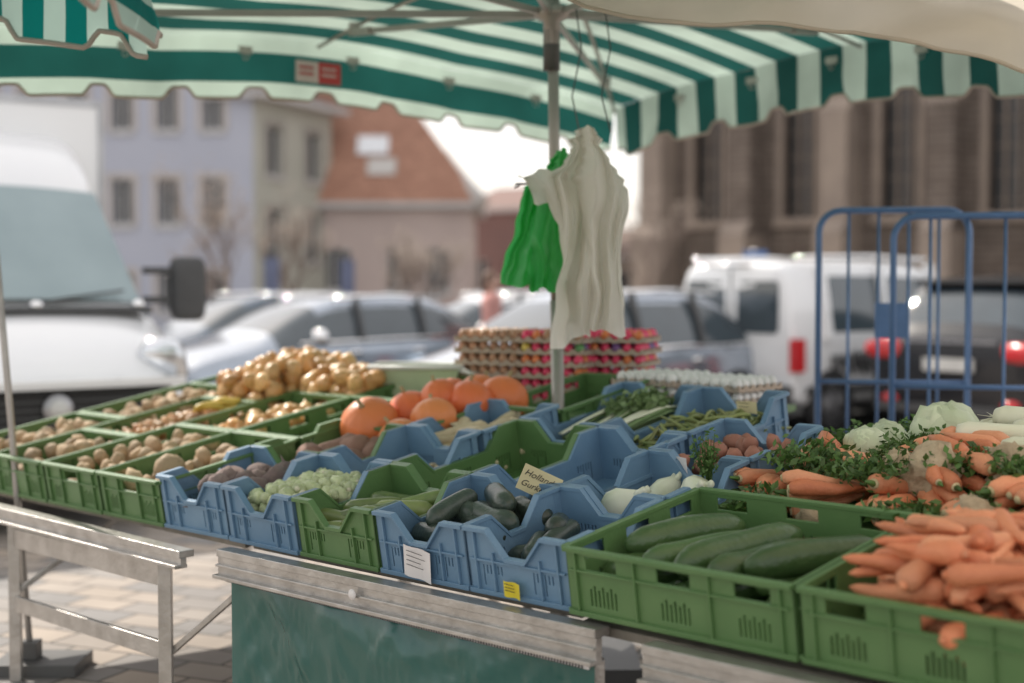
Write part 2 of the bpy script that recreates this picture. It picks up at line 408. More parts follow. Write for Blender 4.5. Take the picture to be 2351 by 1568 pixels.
        for (x,y,z,s,q) in [(.10,.12,.09,1.25,.3),(.27,.28,.10,1.3,-.6),(.1,.33,.07,1.1,1.4)]:
            MM=T(x,y,z)@RZ(q)@RY(1.1)@S3(s,s*.75,s)
            mb.lathe([(0,-.05),(.03,-.045),(.05,-.01),(.048,.02),(.03,.05),(.018,.07)],14,0,MM,fn=lambda a,z,r:1+.05*math.sin(4*a))
            for k in range(3):
                mb.tube([(.012*math.cos(k*2),.012*math.sin(k*2),.05),(.02*math.cos(k*2),.02*math.sin(k*2),.09)],[.012,.009],8,0,MM)
        greens(mb,T(.28,.33,.12),30,.04,.15,1,.009)
        mb.obj('fennel_bulbs',[V_fenn,V_leaf],M)
    elif kind=='redmix':
        pile(mb,potato(.03),w,d,4,4,3,.05,.04,.01);mb.obj('red_potatoes',[mat('red_potato',(.36,.16,.11),.6,isl=.2)],M)
for (c,y,d,kind,m,ct) in rows:
    CW=.40 if c<0 else .372
    M=DECK@T(col(c)+.002+U(-.003,.003),y+U(-.006,.006),.0)@RZ(U(-.014,.014))
    if kind=='flat': crate('flat',M,CW,d-.012,fl,m,'green_plastic_crate')
    else: crate('stack',M,CW,d-.014,.19,m,'blue_plastic_crate' if m is not M_green else 'green_plastic_crate',h2=.115)
    if ct: content(ct,M,CW,d-.012,.17)

# right section
for x,y,w,d in [(0,0,.685,.585),(.70,0,.685,.585),(1.40,0,.6,.585)]:
    crate('flat',DECK2@T(x,y,0),w,d,.18,M_green,'green_plastic_crate')
for x,y in [(0,.60),(.70,.60),(0,1.13),(.70,1.13),(1.4,.60),(1.4,1.13)]:
    crate('flat',DECK2@T(x,y,-.03),.68,.52,.13,M_green,'green_plastic_crate')
mb=MB()
for k in range(3):
    for j in range(5):
        longveg(.37,.037,18,.05,horiz=math.pi/2-.5,rib=.025,pit=.05)(mb,T(.15+j*.095+U(-.02,.02),.30+U(-.05,.04),.04+k*.043))
mb.obj('cucumbers',[V_cuc],DECK2)
mb=MB()
cr=longveg(.24,.030,12,.05,taper=True,pit=.3)
pile(mb,cr,.64,.55,4,6,6,.05,.032,.05,jit=.45,ins=.10,M=T(.72,0.01,0))
pile(mb,cr,.6,.55,4,6,6,.05,.032,.05,jit=.45,ins=.10,M=T(1.4,0.01,0))
mb.obj('carrots',[V_carrot],DECK2)
mb=MB()
def bunch(mb,M,n=9,cm=0,g=True):
    for k in range(n):
        x=U(-.085,.085);z=U(-.055,.055);q=U(.020,.033);y0=U(-.03,.03);b=U(-.03,.03)
        mb.tube([(x,y0-.01,z),(x,y0,z),(x*.95,y0+.03,z),(x*.7+b,y0+.12,z*.6+U(-.01,.01)),(x*.4+b*1.5,y0+.19,z*.4)],[q*.6,q*.85,q,q*.7,q*.2],11,cm,M)
        mb.tube([(x,y0-.008,z),(x,y0-.016,z)],[q*.55,q*.4],8,2,M)
        if g or k%3==0: mb.tube([(x,y0-.01,z),(x*1.1,y0-.05,z+.01)],[q*.35,q*.15],6,1,M)
    if g: greens(mb,M@T(0,-.04,0)@RX(math.pi/2),24,.09,.15,1,.012)
for (x,y,z,rz,g) in [(.05,.80,.12,.5,0),(.22,.76,.14,-.5,0),(.36,.92,.16,.9,0),(.50,.76,.15,.6,0),(.68,.86,.17,1.4,1),(.86,.76,.17,.0,0),(1.0,.9,.18,.9,0),(.16,1.02,.15,1.1,1),(.42,1.12,.18,.3,1),(.64,1.06,.2,1.5,0),(.85,1.14,.2,.5,0),(1.15,.78,.18,.1,0),(1.3,.9,.2,.3,1),(.70,.70,.12,.4,0)]:
    bunch(mb,DECK2@T(x,y,z)@RZ(rz-.5)@RX(U(-.3,.25))@RY(U(-.2,.2)),10,0,g)
mb.obj('bunched_carrots',[V_carrot,V_leaf,V_ctip])
mb=MB()
for (x,y,z) in [(.13,.92,.16),(.28,.88,.15),(.60,.96,.18),(.75,.98,.18),(.05,1.15,.11),(.3,1.25,.13),(.55,1.25,.15),(-.02,1.45,.08),(.2,1.6,.10),(1.1,.66,.14),(.95,.66,.13),(.60,.68,.10),(.42,.84,.17),(.85,.88,.2),(.12,.70,.08)]:
    greens(mb,DECK2@T(x,y,z),36,.11,.07,0,.015)
mb.obj('parsley_bunches',[V_leaf])
mb=MB()
for (x,y,z,s) in [(.56,.92,.19,.085),(.30,.70,.09,.05),(1.02,.98,.28,.10),(1.22,.80,.22,.09),(.42,.98,.17,.065),(.78,.70,.15,.06),(.76,.98,.2,.09)]:
    mb.blob(DECK2@T(x,y,z)@rr(),(s,s*.9,s*.85),20,14,0,.5,3,U(0,99))
    for k in range(8):
        an=U(0,6.28);mb.tube([DECK2@Vector((x,y,z-s*.4)),DECK2@Vector((x+s*math.cos(an),y+s*math.sin(an),z-s*.9)),DECK2@Vector((x+1.5*s*math.cos(an),y+1.4*s*math.sin(an),z-s*1.3))],[.008,.005,.001],5,0)
mb.obj('celeriac_roots',[V_cele])
mb=MB()
for k in range(24):
    x0,y0=U(.48,.95),U(1.0,1.6);z=.10+.045*(k%4)+U(0,.02)
    d=Vector((U(.8,1),U(-.2,.35),U(-.02,.05))).normalized()
    P=[Vector((x0,y0,z))+d*t for t in (0,.03,.17,.3,.42,.55)]
    mb.tube(P[:4],[.028,.038,.032,.033],12,0,DECK2);
    for q in range(14): mb.tube([P[0],P[0]-d*U(.02,.05)+Vector((U(-1,1),U(-1,1),U(-1,1)))*.02],[.0015,.0006],3,0,DECK2)
    for q in range(4):
        o=Vector((0,U(-.04,.04),U(-.03,.04)));mb.tube([P[3],P[4]+o*.6,P[5]+o*1.8],[.03,.036,.006],8,1,DECK2,flat=.2)
mb.obj('leeks',[V_leek,V_lgreen])
mb=MB()
for (x,y,z,s) in [(.34,1.42,.16,.11),(.55,1.6,.15,.08),(.12,1.45,.12,.07),(1.15,1.45,.30,.13),(-.0,1.22,.10,.06),(1.0,1.2,.28,.09),(.2,1.18,.17,.07)]:
    mb.blob(DECK2@T(x,y,z),(s,s,s*.9),20,14,0,.12,2,U(0,9))
    for k in range(9):
        an=U(0,6.28);el=U(-.5,.5)
        mb.blob(DECK2@T(x,y,z)@RZ(an)@RY(el)@T(s*.32,0,-s*.1)@S3(.72,.9,1.0),(s,s*.8,s*.95),14,10,0,.25,3,U(0,99))
mb.obj('white_cabbages',[V_cabb])

# ---------------- tables ----------------
def rail(mb,p,q,nrm,h=.085,m=0):
    p=Vector(p);q=Vector(q);n=Vector(nrm)
    mb.bar(p+Vector((0,0,-.012)),q+Vector((0,0,-.012)),.06,.024,m)
    mb.bar(p+n*.012+Vector((0,0,-h/2-.012)),q+n*.012+Vector((0,0,-h/2-.012)),.024,h-.024,m)
    mb.bar(p+n*.028+Vector((0,0,-.052)),q+n*.028+Vector((0,0,-.052)),.014,.008,m)
    mb.bar(p+n*.022+Vector((0,0,-h-.002)),q+n*.022+Vector((0,0,-h-.002)),.05,.012,m)
def WH(x,y,z): p=Vector((-1.22,5.0,0))+u*x+v*y;return Vector((p.x,p.y,z))
mb=MB(); rail(mb,WH(.44,-.07,.70),WH(2.04,-.05,.70),-v)
mb.box(.46,1.9,.03,1.70,-.03,-.006,1,DECK)
for x in (.5,1.98):
    for y,zz in ((.0,.6),(1.5,.90)):
        mb.bar(WH(x,y,0),WH(x,y,zz),.04,.04,0)
mb.obj('market_table',[M_alu,M_wood],bevel=.002)
mb=MB(); rail(mb,WH(-1.9,-.12,.70),WH(.30,-.12,.68),-v,.05)
mb.box(-1.66,.43,.02,1.84,-.03,-.006,1,DECK)
for x0,x1 in ((-.92,.14),):
    A=WH(x0,-.10,0);Bq=WH(x1,-.10,0)
    for p in (A,Bq): mb.bar(p,p+Vector((0,0,.64)),.045,.03,0)
    for z,hh in ((.57,.075),(.31,.06)):
        mb.bar(A+Vector((0,0,z)),Bq+Vector((0,0,z)),.02,hh,0)
mb.bar(WH(.14,-.08,.30),WH(.50,.02,.60),.02,.02,0)
mb.bar(WH(-.92,-.1,.35),WH(-.8,.3,.62),.02,.02,0)
for x in (-1.6,.35):
    mb.bar(WH(x,1.5,0),WH(x,1.5,.92),.04,.04,0)
mb.obj('market_table',[M_alu,M_wood],bevel=.002)
w_=Vector((-a_.y,a_.x,0))
def W2(x,y,z): 
    p=Vector((.15,3.66,0))+a_*x+w_*y;return Vector((p.x,p.y,z))
mb=MB()
rail(mb,W2(.3,-.05,.70),W2(2.1,-.05,.70),-w_)
mb.box(.0,1.98,.03,1.64,-.06,-.034,1,DECK2)
for x in (.35,1.9):
    for y,zz in ((.02,.66),(1.5,.86)): mb.bar(W2(x,y,0),W2(x,y,zz),.04,.04,0)
mb.obj('market_table',[M_alu,M_wood],bevel=.002)
# tarp skirt
mb=MB();n=200;V=[];rowsz=[.612,.60,.585,.565,.545,.52,.5,.475,.45,.42,.39,.36,.33,.3,.27,.24,.21,.18,.14,.1,.06,.03]
for j,z in enumerate(rowsz):
    for i in range(n+1):
        x=.46+1.56*i/n;k=min(1,j/4)*min(1,i/14,(n-i)/14+.1)
        rd=lambda a,b,c:1-abs(noise.noise(Vector((a,b,c))))*2
        f=noise.noise(Vector((x*1.6,z*1.4,3)))*.035+max(0,rd(x*3+z*2.4,z*1.2,5)-.55)*.03+max(0,rd(x*5-z*6,z*3+x,8)-.6)*.022+max(0,rd(x*9+z*9,z*5,2)-.65)*.012
        V.append(WH(x,-.055-k*f,z))
F=[(j*(n+1)+i,j*(n+1)+i+1,(j+1)*(n+1)+i+1,(j+1)*(n+1)+i) for j in range(len(rowsz)-1) for i in range(n)]
mb.add(V,F,0)
mb.bar(WH(.46,-.078,.600),WH(2.02,-.078,.600),.004,.012,1)
for i in range(150):
    x=.47+1.54*i/150; mb.bar(WH(x,-.082,.594),WH(x,-.082,.606),.004,.002,2)
mb.obj('green_tarp_skirt',[M_tarp,M_paper,M_black])
mb=MB();mb.lathe([(.0,.0),(.016,0),(.016,.002),(0,.002)],20,0,T(*WH(1.13,-.1035,.655))@Matrix.Rotation(math.atan2(-v.x,v.y),4,'Z')@RX(math.pi/2))
mb.obj('round_sticker',[M_paper])
def label(x,y0,z,w,h,m,rot=0,lines=0,name='paper_label',deckm=DECK):
    mb=MB();n=6;V=[]
    for i in range(n+1):
        for z_ in (0,1): V.append((w*i/n,-.004*math.sin(i*1.3)-.001,h*z_))
    mb.add(V,[(2*i,2*i+2,2*i+3,2*i+1) for i in range(n)],0)
    for k in range(lines):
        zz=h*(.85-.6*k/max(lines,1));mb.box(w*.15,w*U(.5,.85),-.0075,-.007,zz,zz+.0018,1)
    return mb.obj(name,[m,M_ink],deckm@T(x,y0,z)@RY(rot))
label(col(3)+.12,-.016,.015,.115,.095,M_paper,.12,4)
label(col(4)+.14,-.016,.012,.062,.045,M_yel,.05,3)
label(col(4)+.045,.845,.12,.10,.055,M_paper,.0,3)
label(col(3)+.20,1.60,.12,.09,.045,M_ypaper,.0,2)
def text(s,size,M,name):
    c=bpy.data.curves.new(name,'FONT');c.body=s;c.size=size;c.shear=.3;c.extrude=.0003;c.offset=-.0002
    o=bpy.data.objects.new(name,c);sc.collection.objects.link(o);c.materials.append(M_ink);o.matrix_world=M;return o
NM=DECK@T(col(3)+.24,.36,.185)@RX(-.25)@RY(.45)@RZ(.6)
mb=MB();mb.box(0,.125,0,.001,0,.085,0);note=mb.obj('price_note',[M_ypaper],NM)
for s,zz,q in (('Holland',.052,.029),('Gurken',.018,.028)):
    t_=text(s,q,NM@T(.008,-.002,zz)@RX(math.pi/2),'note_text');t_.parent=note;t_.matrix_parent_inverse=note.matrix_world.inverted()

mb=MB()
P=T(-.42,6.45,1.04)@RZ(-.1)
pts=[(-.16,0),(.16,0),(.2,.15),(-.2,.15)]
V=[(x,-.13 if z<.05 else -.15,z) for x,z in pts]+[(x,.13 if z<.05 else .15,z) for x,z in pts]
mb.add(V,[(0,1,2,3),(7,6,5,4),(0,3,7,4),(1,5,6,2),(0,4,5,1)],0,False,P)
mb.tube([(-.21,-.155,.155),(.21,-.155,.155),(.21,.155,.155),(-.21,.155,.155),(-.21,-.155,.155)],.011,8,1,P)
mb.tube([(.2,-.15,.15),(.26,-.15,.13),(.27,-.15,.05),(.2,-.15,.0)],.011,8,1,P)
mb.obj('plastic_basin',[mat('pale_green_plastic',(.5,.6,.4),.5),mat('white_plastic',(.78,.79,.77),.4)])

# ---------------- egg trays ----------------
M_pulp=mat('egg_tray_pulp',(.50,.40,.32),.95,col2=(.40,.32,.26),nscale=40,bump=.5,bscale=150)
eggm=[mat('egg_brown',(.58,.32,.19),.4,isl=.15),mat('egg_pink',(.88,.06,.16),.3),mat('egg_orange',(.85,.25,.08),.3),mat('egg_yellow',(.8,.62,.12),.3),mat('egg_green',(.16,.4,.14),.3),mat('egg_white',(.84,.83,.81),.35),mat('egg_violet',(.22,.1,.3),.3)]
def tray(mb,M,cols):
    st=.05;V=[];g=36
    for j in range(g+1):
        for i in range(g+1):
            x=i/g*6*st;y=j/g*6*st
            z=-.008*(math.cos(2*math.pi*(x/st-.5))+math.cos(2*math.pi*(y/st-.5)))
            V.append((x,y,z+.002))
    mb.add(V,[(j*(g+1)+i,j*(g+1)+i+1,(j+1)*(g+1)+i+1,(j+1)*(g+1)+i) for j in range(g) for i in range(g)],0,True,M)
    per=[]
    for k in range(4*g):
        e,i=divmod(k,g);q=i/g*.3
        per.append([(q,0),(.3,q),(.3-q,.3),(0,.3-q)][e])
    n=len(per);V=[]
    for k,(x,y) in enumerate(per):
        w=.5+.5*math.cos(2*math.pi*k/6)
        ox=(x-.15)*.03;oy=(y-.15)*.03
        V+= [(x+ox,y+oy,.004+.016*w),(x+ox*1.6,y+oy*1.6,-.010+.004*w)]
    mb.add(V,[(2*k,2*k+1,(2*k+3)%(2*n),(2*k+2)%(2*n)) for k in range(n)],0,True,M)
    for i in range(6):
        for j in range(6):
            if 0<i<5 and 0<j<5 and not cols[1]: continue
            egg(mb,M@T((i+.5)*st,(j+.5)*st,.018)@Euler((U(-.12,.12),U(-.12,.12),0)).to_matrix().to_4x4(),1+random.choice(cols[0]))
def stack(px,py,z,rot,layers,name):
    mb=MB()
    for k,c in enumerate(layers): tray(mb,T(px,py,z+k*.052)@RZ(rot+U(-.06,.06)),(c,k==len(layers)-1))
    return mb.obj(name,[M_pulp]+eggm)
mix=[1,2,3,4,6,1,1,1];pk=[1,1,1,1,1,2]
zt=1.06
stack(-.25,6.35,zt,-.4,[[0]]*6,'egg_tray_stack')
stack(.03,6.20,zt,-.45,[pk,pk,pk,pk,mix,[0,0,1,2]],'egg_tray_stack')
stack(.28,6.2,zt,-.35,[pk,pk,pk,pk,mix,pk],'egg_tray_stack')
stack(.42,5.88,zt+.05,-.75,[[5],[5]],'egg_tray_stack')
stack(.66,5.72,zt+.04,-.75,[[5],[5]],'egg_tray_stack')
mb=MB();TM=T(-.35,6.35,0)@RZ(-.45)
mb.box(0,1.5,-.4,.55,1.015,1.04,0,TM)
for x in(.05,1.45):
    for y in(-.35,.5): mb.box(x-.02,x+.02,y-.02,y+.02,0,1.015,1,TM)
mb.obj('egg_table',[M_green,M_alu])

# ---------------- parasols ----------------
G1=(.012,.095,.085);G2=(.52,.65,.57)
M_str=stripe_mat('striped_canopy_cloth',G2,G1,.285,.38,.25)
M_str2=stripe_mat('striped_canopy_cloth_b',(.42,.56,.52),(.0,.15,.14),.11,.42,.25)
M_trim=mat('canopy_trim',(.50,.43,.38),.8)
def parasol(name,C,th,ha,hb,zap,c,drop,mats,ped=.4,struts=True,lean=(0,0),amp=.05):
    mb=MB();e1=Vector((-math.cos(th),-math.sin(th),0));e2=Vector((math.sin(th),-math.cos(th),0));C=Vector((C[0],C[1],0))
    def zf(a,b):
        r2=a*a+b*b;an=math.atan2(b,a)
        return zap-c*r2-.02*r2*(1-abs(math.cos(4*an)))
    N=40
    def P(a,b): 
        p=C+e1*a*ha+e2*b*hb;return Vector((p.x,p.y,zf(a,b)))
    V=[];st=[]
    for j in range(N+1):
        for i in range(N+1):
            a=2*i/N-1;b=2*j/N-1;V.append(P(a,b));st.append(b*hb+hb)
    mb.add(V,[(j*(N+1)+i,j*(N+1)+i+1,(j+1)*(N+1)+i+1,(j+1)*(N+1)+i) for j in range(N) for i in range(N)],0,True,None,st)
    for side in range(4):
        n=220;V=[];st=[];bot=[];
        Ln=2*(ha if side%2==0 else hb)
        K=6
        for i in range(n+1):
            t=2*i/n-1
            if side==0: a,b,o=t,-1,-e2
            elif side==2: a,b,o=t,1,e2
            elif side==1: a,b,o=1,t,e1
            else: a,b,o=-1,t,-e1
            p=P(a,b);s=(t+1)/2*Ln
            ph=(s/ped)%1
            sc_=max(0,min(1,(abs(ph-.5)-.28)/.14)) ; sc_=sc_*sc_*(3-2*sc_)
            dp=drop-amp*sc_
            for k in range(K+1):
                d=dp*k/K
                w=.014*math.sin(s*5.1+side)*(k/K)+.012*math.sin(s*13)*(k/K)+.02*noise.noise(Vector((s*4,k*.3,side)))*(k/K)
                q=p+o*(.02*k/K+w+.004)-Vector((0,0,d))
                V.append(q)
                if side==0: st.append(0-d)
                elif side==2: st.append(2*hb+d)
                else: st.append(b*hb+hb)
            bot.append(V[-1].copy())
        mb.add(V,[(i*(K+1)+k,(i+1)*(K+1)+k,(i+1)*(K+1)+k+1,i*(K+1)+k+1) for i in range(n) for k in range(K)],0,True,None,st)
        mb.tube(bot,.008,5,1,flat=1)
        top=[P(*( (2*i/40-1,-1) if side==0 else (2*i/40-1,1) if side==2 else (1,2*i/40-1) if side==1 else (-1,2*i/40-1)))-Vector((0,0,.012)) for i in range(41)]
        for i in range(6,40,6):
            q=top[i]; mb.box(-.035,.035,-.006,.006,-.07,-.035,3,T(q.x,q.y,q.z)@RZ(th if side%2==0 else th+math.pi/2))
            mb.tube([q+Vector((0.014*math.cos(x),0,-.085+.014*math.sin(x))) for x in [k*.8 for k in range(9)]],.003,5,3)
    if struts:
        hz=2.655;hx=Vector((C.x,C.y,hz))
        for k in range(8):
            an=k*math.pi/4;a=math.cos(an);b=math.sin(an);q=max(abs(a),abs(b));a/=q;b/=q
            rib=[P(a*t,b*t)-Vector((0,0,.02)) for t in [i/12 for i in range(13)]]
            mb.tube(rib,.011,6,2)
            e=P(a*.80,b*.80)-Vector((0,0,.05))
            mb.bar(hx+(e-hx)*.03,e,.018,.026,2)
            mb.bar(e-(e-hx).normalized()*.12,e+(e-hx).normalized()*.06,.035,.035,2)
            mb.bar(e+(e-hx).normalized()*.03-Vector((0,0,.01)),e+(e-hx).normalized()*.03+Vector((0,0,.05)),.05,.02,2)
        mb.lathe([(.03,-.1),(.034,-.09),(.034,0),(.075,.02),(.08,.05),(.035,.07),(.03,.1)],20,2,T(C.x,C.y,hz-.03))
        l=Vector((lean[0],lean[1],0))
        mb.tube([Vector((C.x,C.y,0))+l,Vector((C.x,C.y,1.5))+l*.4],.026,16,2)
        mb.tube([Vector((C.x,C.y,1.45))+l*.42,Vector((C.x,C.y,zap-.02))],.0225,16,2)
        mb.lathe([(.034,0),(.034,.16),(.028,.17)],16,4,T(C.x,C.y,2.43))
        mb.box(-.3,.3,-.3,.3,0.0,.06,4,T(C.x+l.x,C.y+l.y,0))
    else:
        mb.tube([(C.x,C.y,0),(C.x,C.y,zap-.02)],.024,14,2)
    return mb.obj(name,mats)
M_dm=mat('dark_metal',(.13,.13,.13),.5,metal=.4)
PM=[M_str,M_trim,mat('strut_metal',(.44,.41,.38),.4,metal=.5),mat('grommet',(.55,.54,.5),.4,metal=.5),M_dm]
TH=math.radians(40)
parasol('striped_parasol',(.16,5.8),TH,2.05,1.75,2.93,.165,.29,PM,lean=(.05,0))
parasol('striped_parasol',(-2.60,2.25),math.radians(86),1.55,1.55,2.645,.13,.23,[M_str2]+PM[1:],ped=.30,struts=False)
e1=Vector((-math.cos(TH),-math.sin(TH),0));e2=Vector((math.sin(TH),-math.cos(TH),0))
TG=Matrix.Identity(4)
for i in range(3): TG[i][0]=-e1[i];TG[i][1]=-e2[i];TG[i][2]=(0,0,1)[i]
tg=Vector((.16,5.8,0))-e2*1.72+e1*.02
TG=T(tg.x,tg.y,2.615)@TG
mb=MB();mb.box(-.13,0,-.002,.002,-.055,.05,0,TG);mb.box(0,.13,-.0025,.0025,-.055,.05,1,TG)
for k in range(2):
    for j in range(7): mb.box(-.11+j*.012,-.102+j*.012,-.004,-.003,-.02+k*.03,-.005+k*.03,1,TG);mb.box(.02+j*.012,.028+j*.012,-.0045,-.0035,-.02+k*.03,-.005+k*.03,0,TG)
mb.obj('canopy_tag',[mat('tag_white',(.7,.6,.58),.6),mat('tag_red',(.55,.06,.06),.6)])

# cream awning
M_cream=mat('cream_cloth',(.74,.69,.60),.85,col2=(.66,.61,.52),nscale=2,trans=.5,bump=.2,bscale=9)
mb=MB();V=[];n=90;K=26
kn=[(-.3,2.48),(.05,2.41),(.2,2.335),(.4,2.30),(.75,2.285),(.95,2.265),(1.05,2.225),(1.15,2.19),(1.42,2.155),(1.9,2.13),(3.4,2.1)]
def cz(x):
    for i in range(len(kn)-1):
        if x<=kn[i+1][0]:
            t=max(0,(x-kn[i][0])/(kn[i+1][0]-kn[i][0]));return kn[i][1]*(1-t)+kn[i+1][1]*t
    return kn[-1][1]
for i in range(n+1):
    x=-.3+3.5*i/n
    for k in range(K+1):
        q=k/K
        if k<=5: 
            qq=k/5;z=cz(x)+.16*qq;y=3.95-.05*qq+.04*math.sin(x*9)*(1-qq)+.05*math.sin(x*4)*(1-qq)+.05*noise.noise(Vector((x*6,k*.4,2)))
        else:
            qq=(k-5)/(K-5);y=3.9-2.6*qq;z=cz(x)+.16+.42*math.sin(qq*math.pi*.6)+.015*math.sin(x*4+qq*2)
        V.append((x+.03*math.sin(q*7),y,z+.02*noise.noise(Vector((x*3,q*4,0)))))
mb.add(V,[(i*(K+1)+k,(i+1)*(K+1)+k,(i+1)*(K+1)+k+1,i*(K+1)+k+1) for i in range(n) for k in range(K)],0)
mb.tube([V[i*(K+1)] for i in range(n+1)],.006,5,0)
mb.bar((3.0,3.0,0),(3.0,3.0,2.5),.05,.05,1)
mb.obj('cream_awning',[M_cream,M_steel])

# ---------------- bags hanging ----------------
def bagmat(n,c,tr): return mat(n,c,.42,col2=tuple(x*.95 for x in c),trans=tr,bump=.25,bscale=16)
Mw=bagmat('white_plastic_bag',(.90,.87,.81),.55);Mg=bagmat('green_plastic_bag',(.10,.62,.18),.65)
k5=5.45/3267
def tri(x): 
    f=x%1; return abs(2*f-1)
def sheets(prof,sub,y0,A,seed,D=5.45,fr=2.4):
    mb=MB()
    P=[(1.57-(y-650)/3267*D,(a-1176)/3267*D,(b-1176)/3267*D) for y,a,b in prof]
    # even out the outline by length
    tot=P[0][0]-P[-1][0]
    def ip(t):
        zz=P[0][0]-t*tot
        for i in range(len(P)-1):
            if zz>=P[i+1][0]-1e-9:
                f=(P[i][0]-zz)/(P[i][0]-P[i+1][0]);return [P[i][k]*(1-f)+P[i+1][k]*f for k in range(3)]
        return list(P[-1])
    for si,(s0,s1,s2,s3,t0,t1,yo,sk) in enumerate(sub):
        nr=80;nc=60;V=[]
        for j in range(nr+1):
            tt=j/nr
            for i in range(nc+1):
                q=i/nc
                te=t1+sk*(q-.5)+.05*noise.noise(Vector((q*3,si*3,seed)))
                t=t0+(te-t0)*tt;t=max(0,min(t,1));z,l,r=ip(t)
                a=s0+(s2-s0)*t;b=s1+(s3-s1)*t     # span narrows or widens as it falls
                s=a+(b-a)*q
                x=l+(r-l)*s
                qq=q+.22*noise.noise(Vector((q*1.5,t*2.6,si*4+seed)))+.25*noise.noise(Vector((si*3+seed,.3,t*2.2)))
                f1=noise.noise(Vector((qq*fr,t*1.6,si*7+seed)))
                f2=noise.noise(Vector((qq*fr*2.3,t*2.6,si*5+seed)))
                am=A*(.20+.80*min(1,(r-l)/.22))
                y=y0+yo+am*(f1+.38*f2)+.035*(2*q-1)**2*(1 if yo<0 else -1)
                x+=.010*noise.noise(Vector((q*2,t*9,si)))
                if t<.28: x+=.014*(tri(t*20+si*.3)-.5)*(1 if q>.85 else (-1 if q<.15 else 0))
                V.append((x,y,z))
        mb.add(V,[(j*(nc+1)+i,j*(nc+1)+i+1,(j+1)*(nc+1)+i+1,(j+1)*(nc+1)+i) for j in range(nr) for i in range(nc)],0)
    return mb
wp=[(296,1338,1352),(304,1312,1372),(314,1326,1366),(322,1306,1384),(334,1320,1368),(350,1310,1386),(385,1285,1405),(412,1250,1428),(440,1254,1443),(480,1272,1440),(540,1288,1428),(600,1290,1424),(660,1280,1430),(700,1276,1434),(745,1270,1432),(800,1266,1436)]
mb=sheets(wp,[(.0,.62,-.02,.50,.0,.98,-.05,-.06),(.35,1.0,.38,1.02,.0,.93,-.10,.06),(.0,1.0,.05,.95,.03,.88,.04,-.05)],5.45,.17,1.3)
Vh=[]
for i in range(13):
    t=i/12
    for k in range(8):
        s=k/7
        x=(1300-108*t-1176)*k5+.006*math.sin(t*20+s*5);z0=1.57-(390+18*t+7*math.sin(t*9)-650)*k5;z1=1.57-(530-112*t+16*math.sin(t*12)-650)*k5
        Vh.append((x,5.36+.03*math.sin(t*6+s*5),z0+(z1-z0)*s))
mb.add(Vh,[(i*8+k,i*8+k+1,i*8+9+k,i*8+8+k) for i in range(12) for k in range(7)],0)
mb.obj('white_plastic_bags',[Mw])
gp=[(338,1284,1306),(370,1262,1306),(400,1240,1306),(425,1204,1304),(460,1196,1304),(520,1184,1300),(580,1163,1298),(625,1148,1296),(672,1152,1290)]
mb=sheets(gp,[(0,.75,.0,.62,.0,.95,-.05,.06),(.30,1.0,.45,1.0,.0,1.0,-.10,.03),(.05,.95,.1,.95,.02,.9,.04,0)],5.62,.16,4.6,5.45,2.2)
mb.obj('green_plastic_bags',[Mg])
mb=MB()
for (x0,x1) in ((.245,.28),(.36,.40)):
    mb.tube([(x0,5.7,2.72),(x0+.03,5.68,2.5),(x0-.01,5.6,2.3),(x1-.02,5.5,2.15)],.003,5,0)
mb.tube([(.03,5.47,1.945),(.01,5.47,1.935),(.015,5.47,1.95),(.2,5.6,1.96)],.004,5,0)
mb.obj('bag_hooks',[M_dm])

mb=MB()
mb.tube([(-1.955,5.72,0.05),(-2.02,5.72,1.0),(-2.14,5.72,2.6)],.014,12,0)
mb.box(-2.08,-1.74,5.6,5.85,0.0,.05,1);mb.box(-1.99,-1.92,5.68,5.76,.05,.12,1)
mb.obj('metal_pole',[M_steel,M_dm],bevel=.003)

# ---------------- roll cages ----------------
M_cage=mat('blue_painted_steel',(.10,.19,.38),.35,col2=(.08,.16,.31),nscale=20,metal=.2)
def cage(name,x0,x1,y0,y1,zt,panel):
    mb=MB()
    d=Vector((x1-x0,y1-y0,0));L=d.length;d.normalize();O=Vector((x0,y0,0));w=Vector((-d.y,d.x,0))
    o=O
    r=.10;P=[o+Vector((0,0,.15))]
    P.append(o+Vector((0,0,zt-r)))
    for k in range(1,6):
        a=math.pi/2*k/5;P.append(o+d*(r-r*math.cos(a))+Vector((0,0,zt-r+r*math.sin(a))))
    for k in range(0,6):
        a=math.pi/2*k/5;P.append(o+d*(L-r+r*math.sin(a))+Vector((0,0,zt-r+r*math.cos(a))))
    P.append(o+d*L+Vector((0,0,.15)))
    mb.tube(P,.015,10,0)
    for k in range(1,5): mb.tube([o+d*L*k/5+Vector((0,0,.2)),o+d*L*k/5+Vector((0,0,zt-.005))],.0075,6,0)
    for z in (.2,.62,1.12,): mb.tube([o+Vector((0,0,z)),o+d*L+Vector((0,0,z))],.011,8,0)
    BM=Matrix(((d.x,w.x,0,O.x),(d.y,w.y,0,O.y),(0,0,1,0),(0,0,0,1)))
    if panel: mb.box(.38*L,.60*L,-.006,.006,1.32,1.48,0,BM)
    mb.box(0,L,0,.6,.14,.18,0,BM)
    for x in(.06,L-.06):
        for y in(.06,.54):
            mb.lathe([(0,-.018),(.05,-.018),(.055,0),(.05,.018),(0,.018)],14,1,BM@T(x,y,.055)@RX(math.pi/2));mb.box(x-.015,x+.015,y-.025,y+.025,.07,.14,0,BM)
    return mb.obj(name,[M_cage,M_black])
cage('blue_roll_cage',1.40,2.06,6.5,6.42,1.90,True)
cage('blue_roll_cage',1.66,2.42,6.2,6.05,1.86,False)

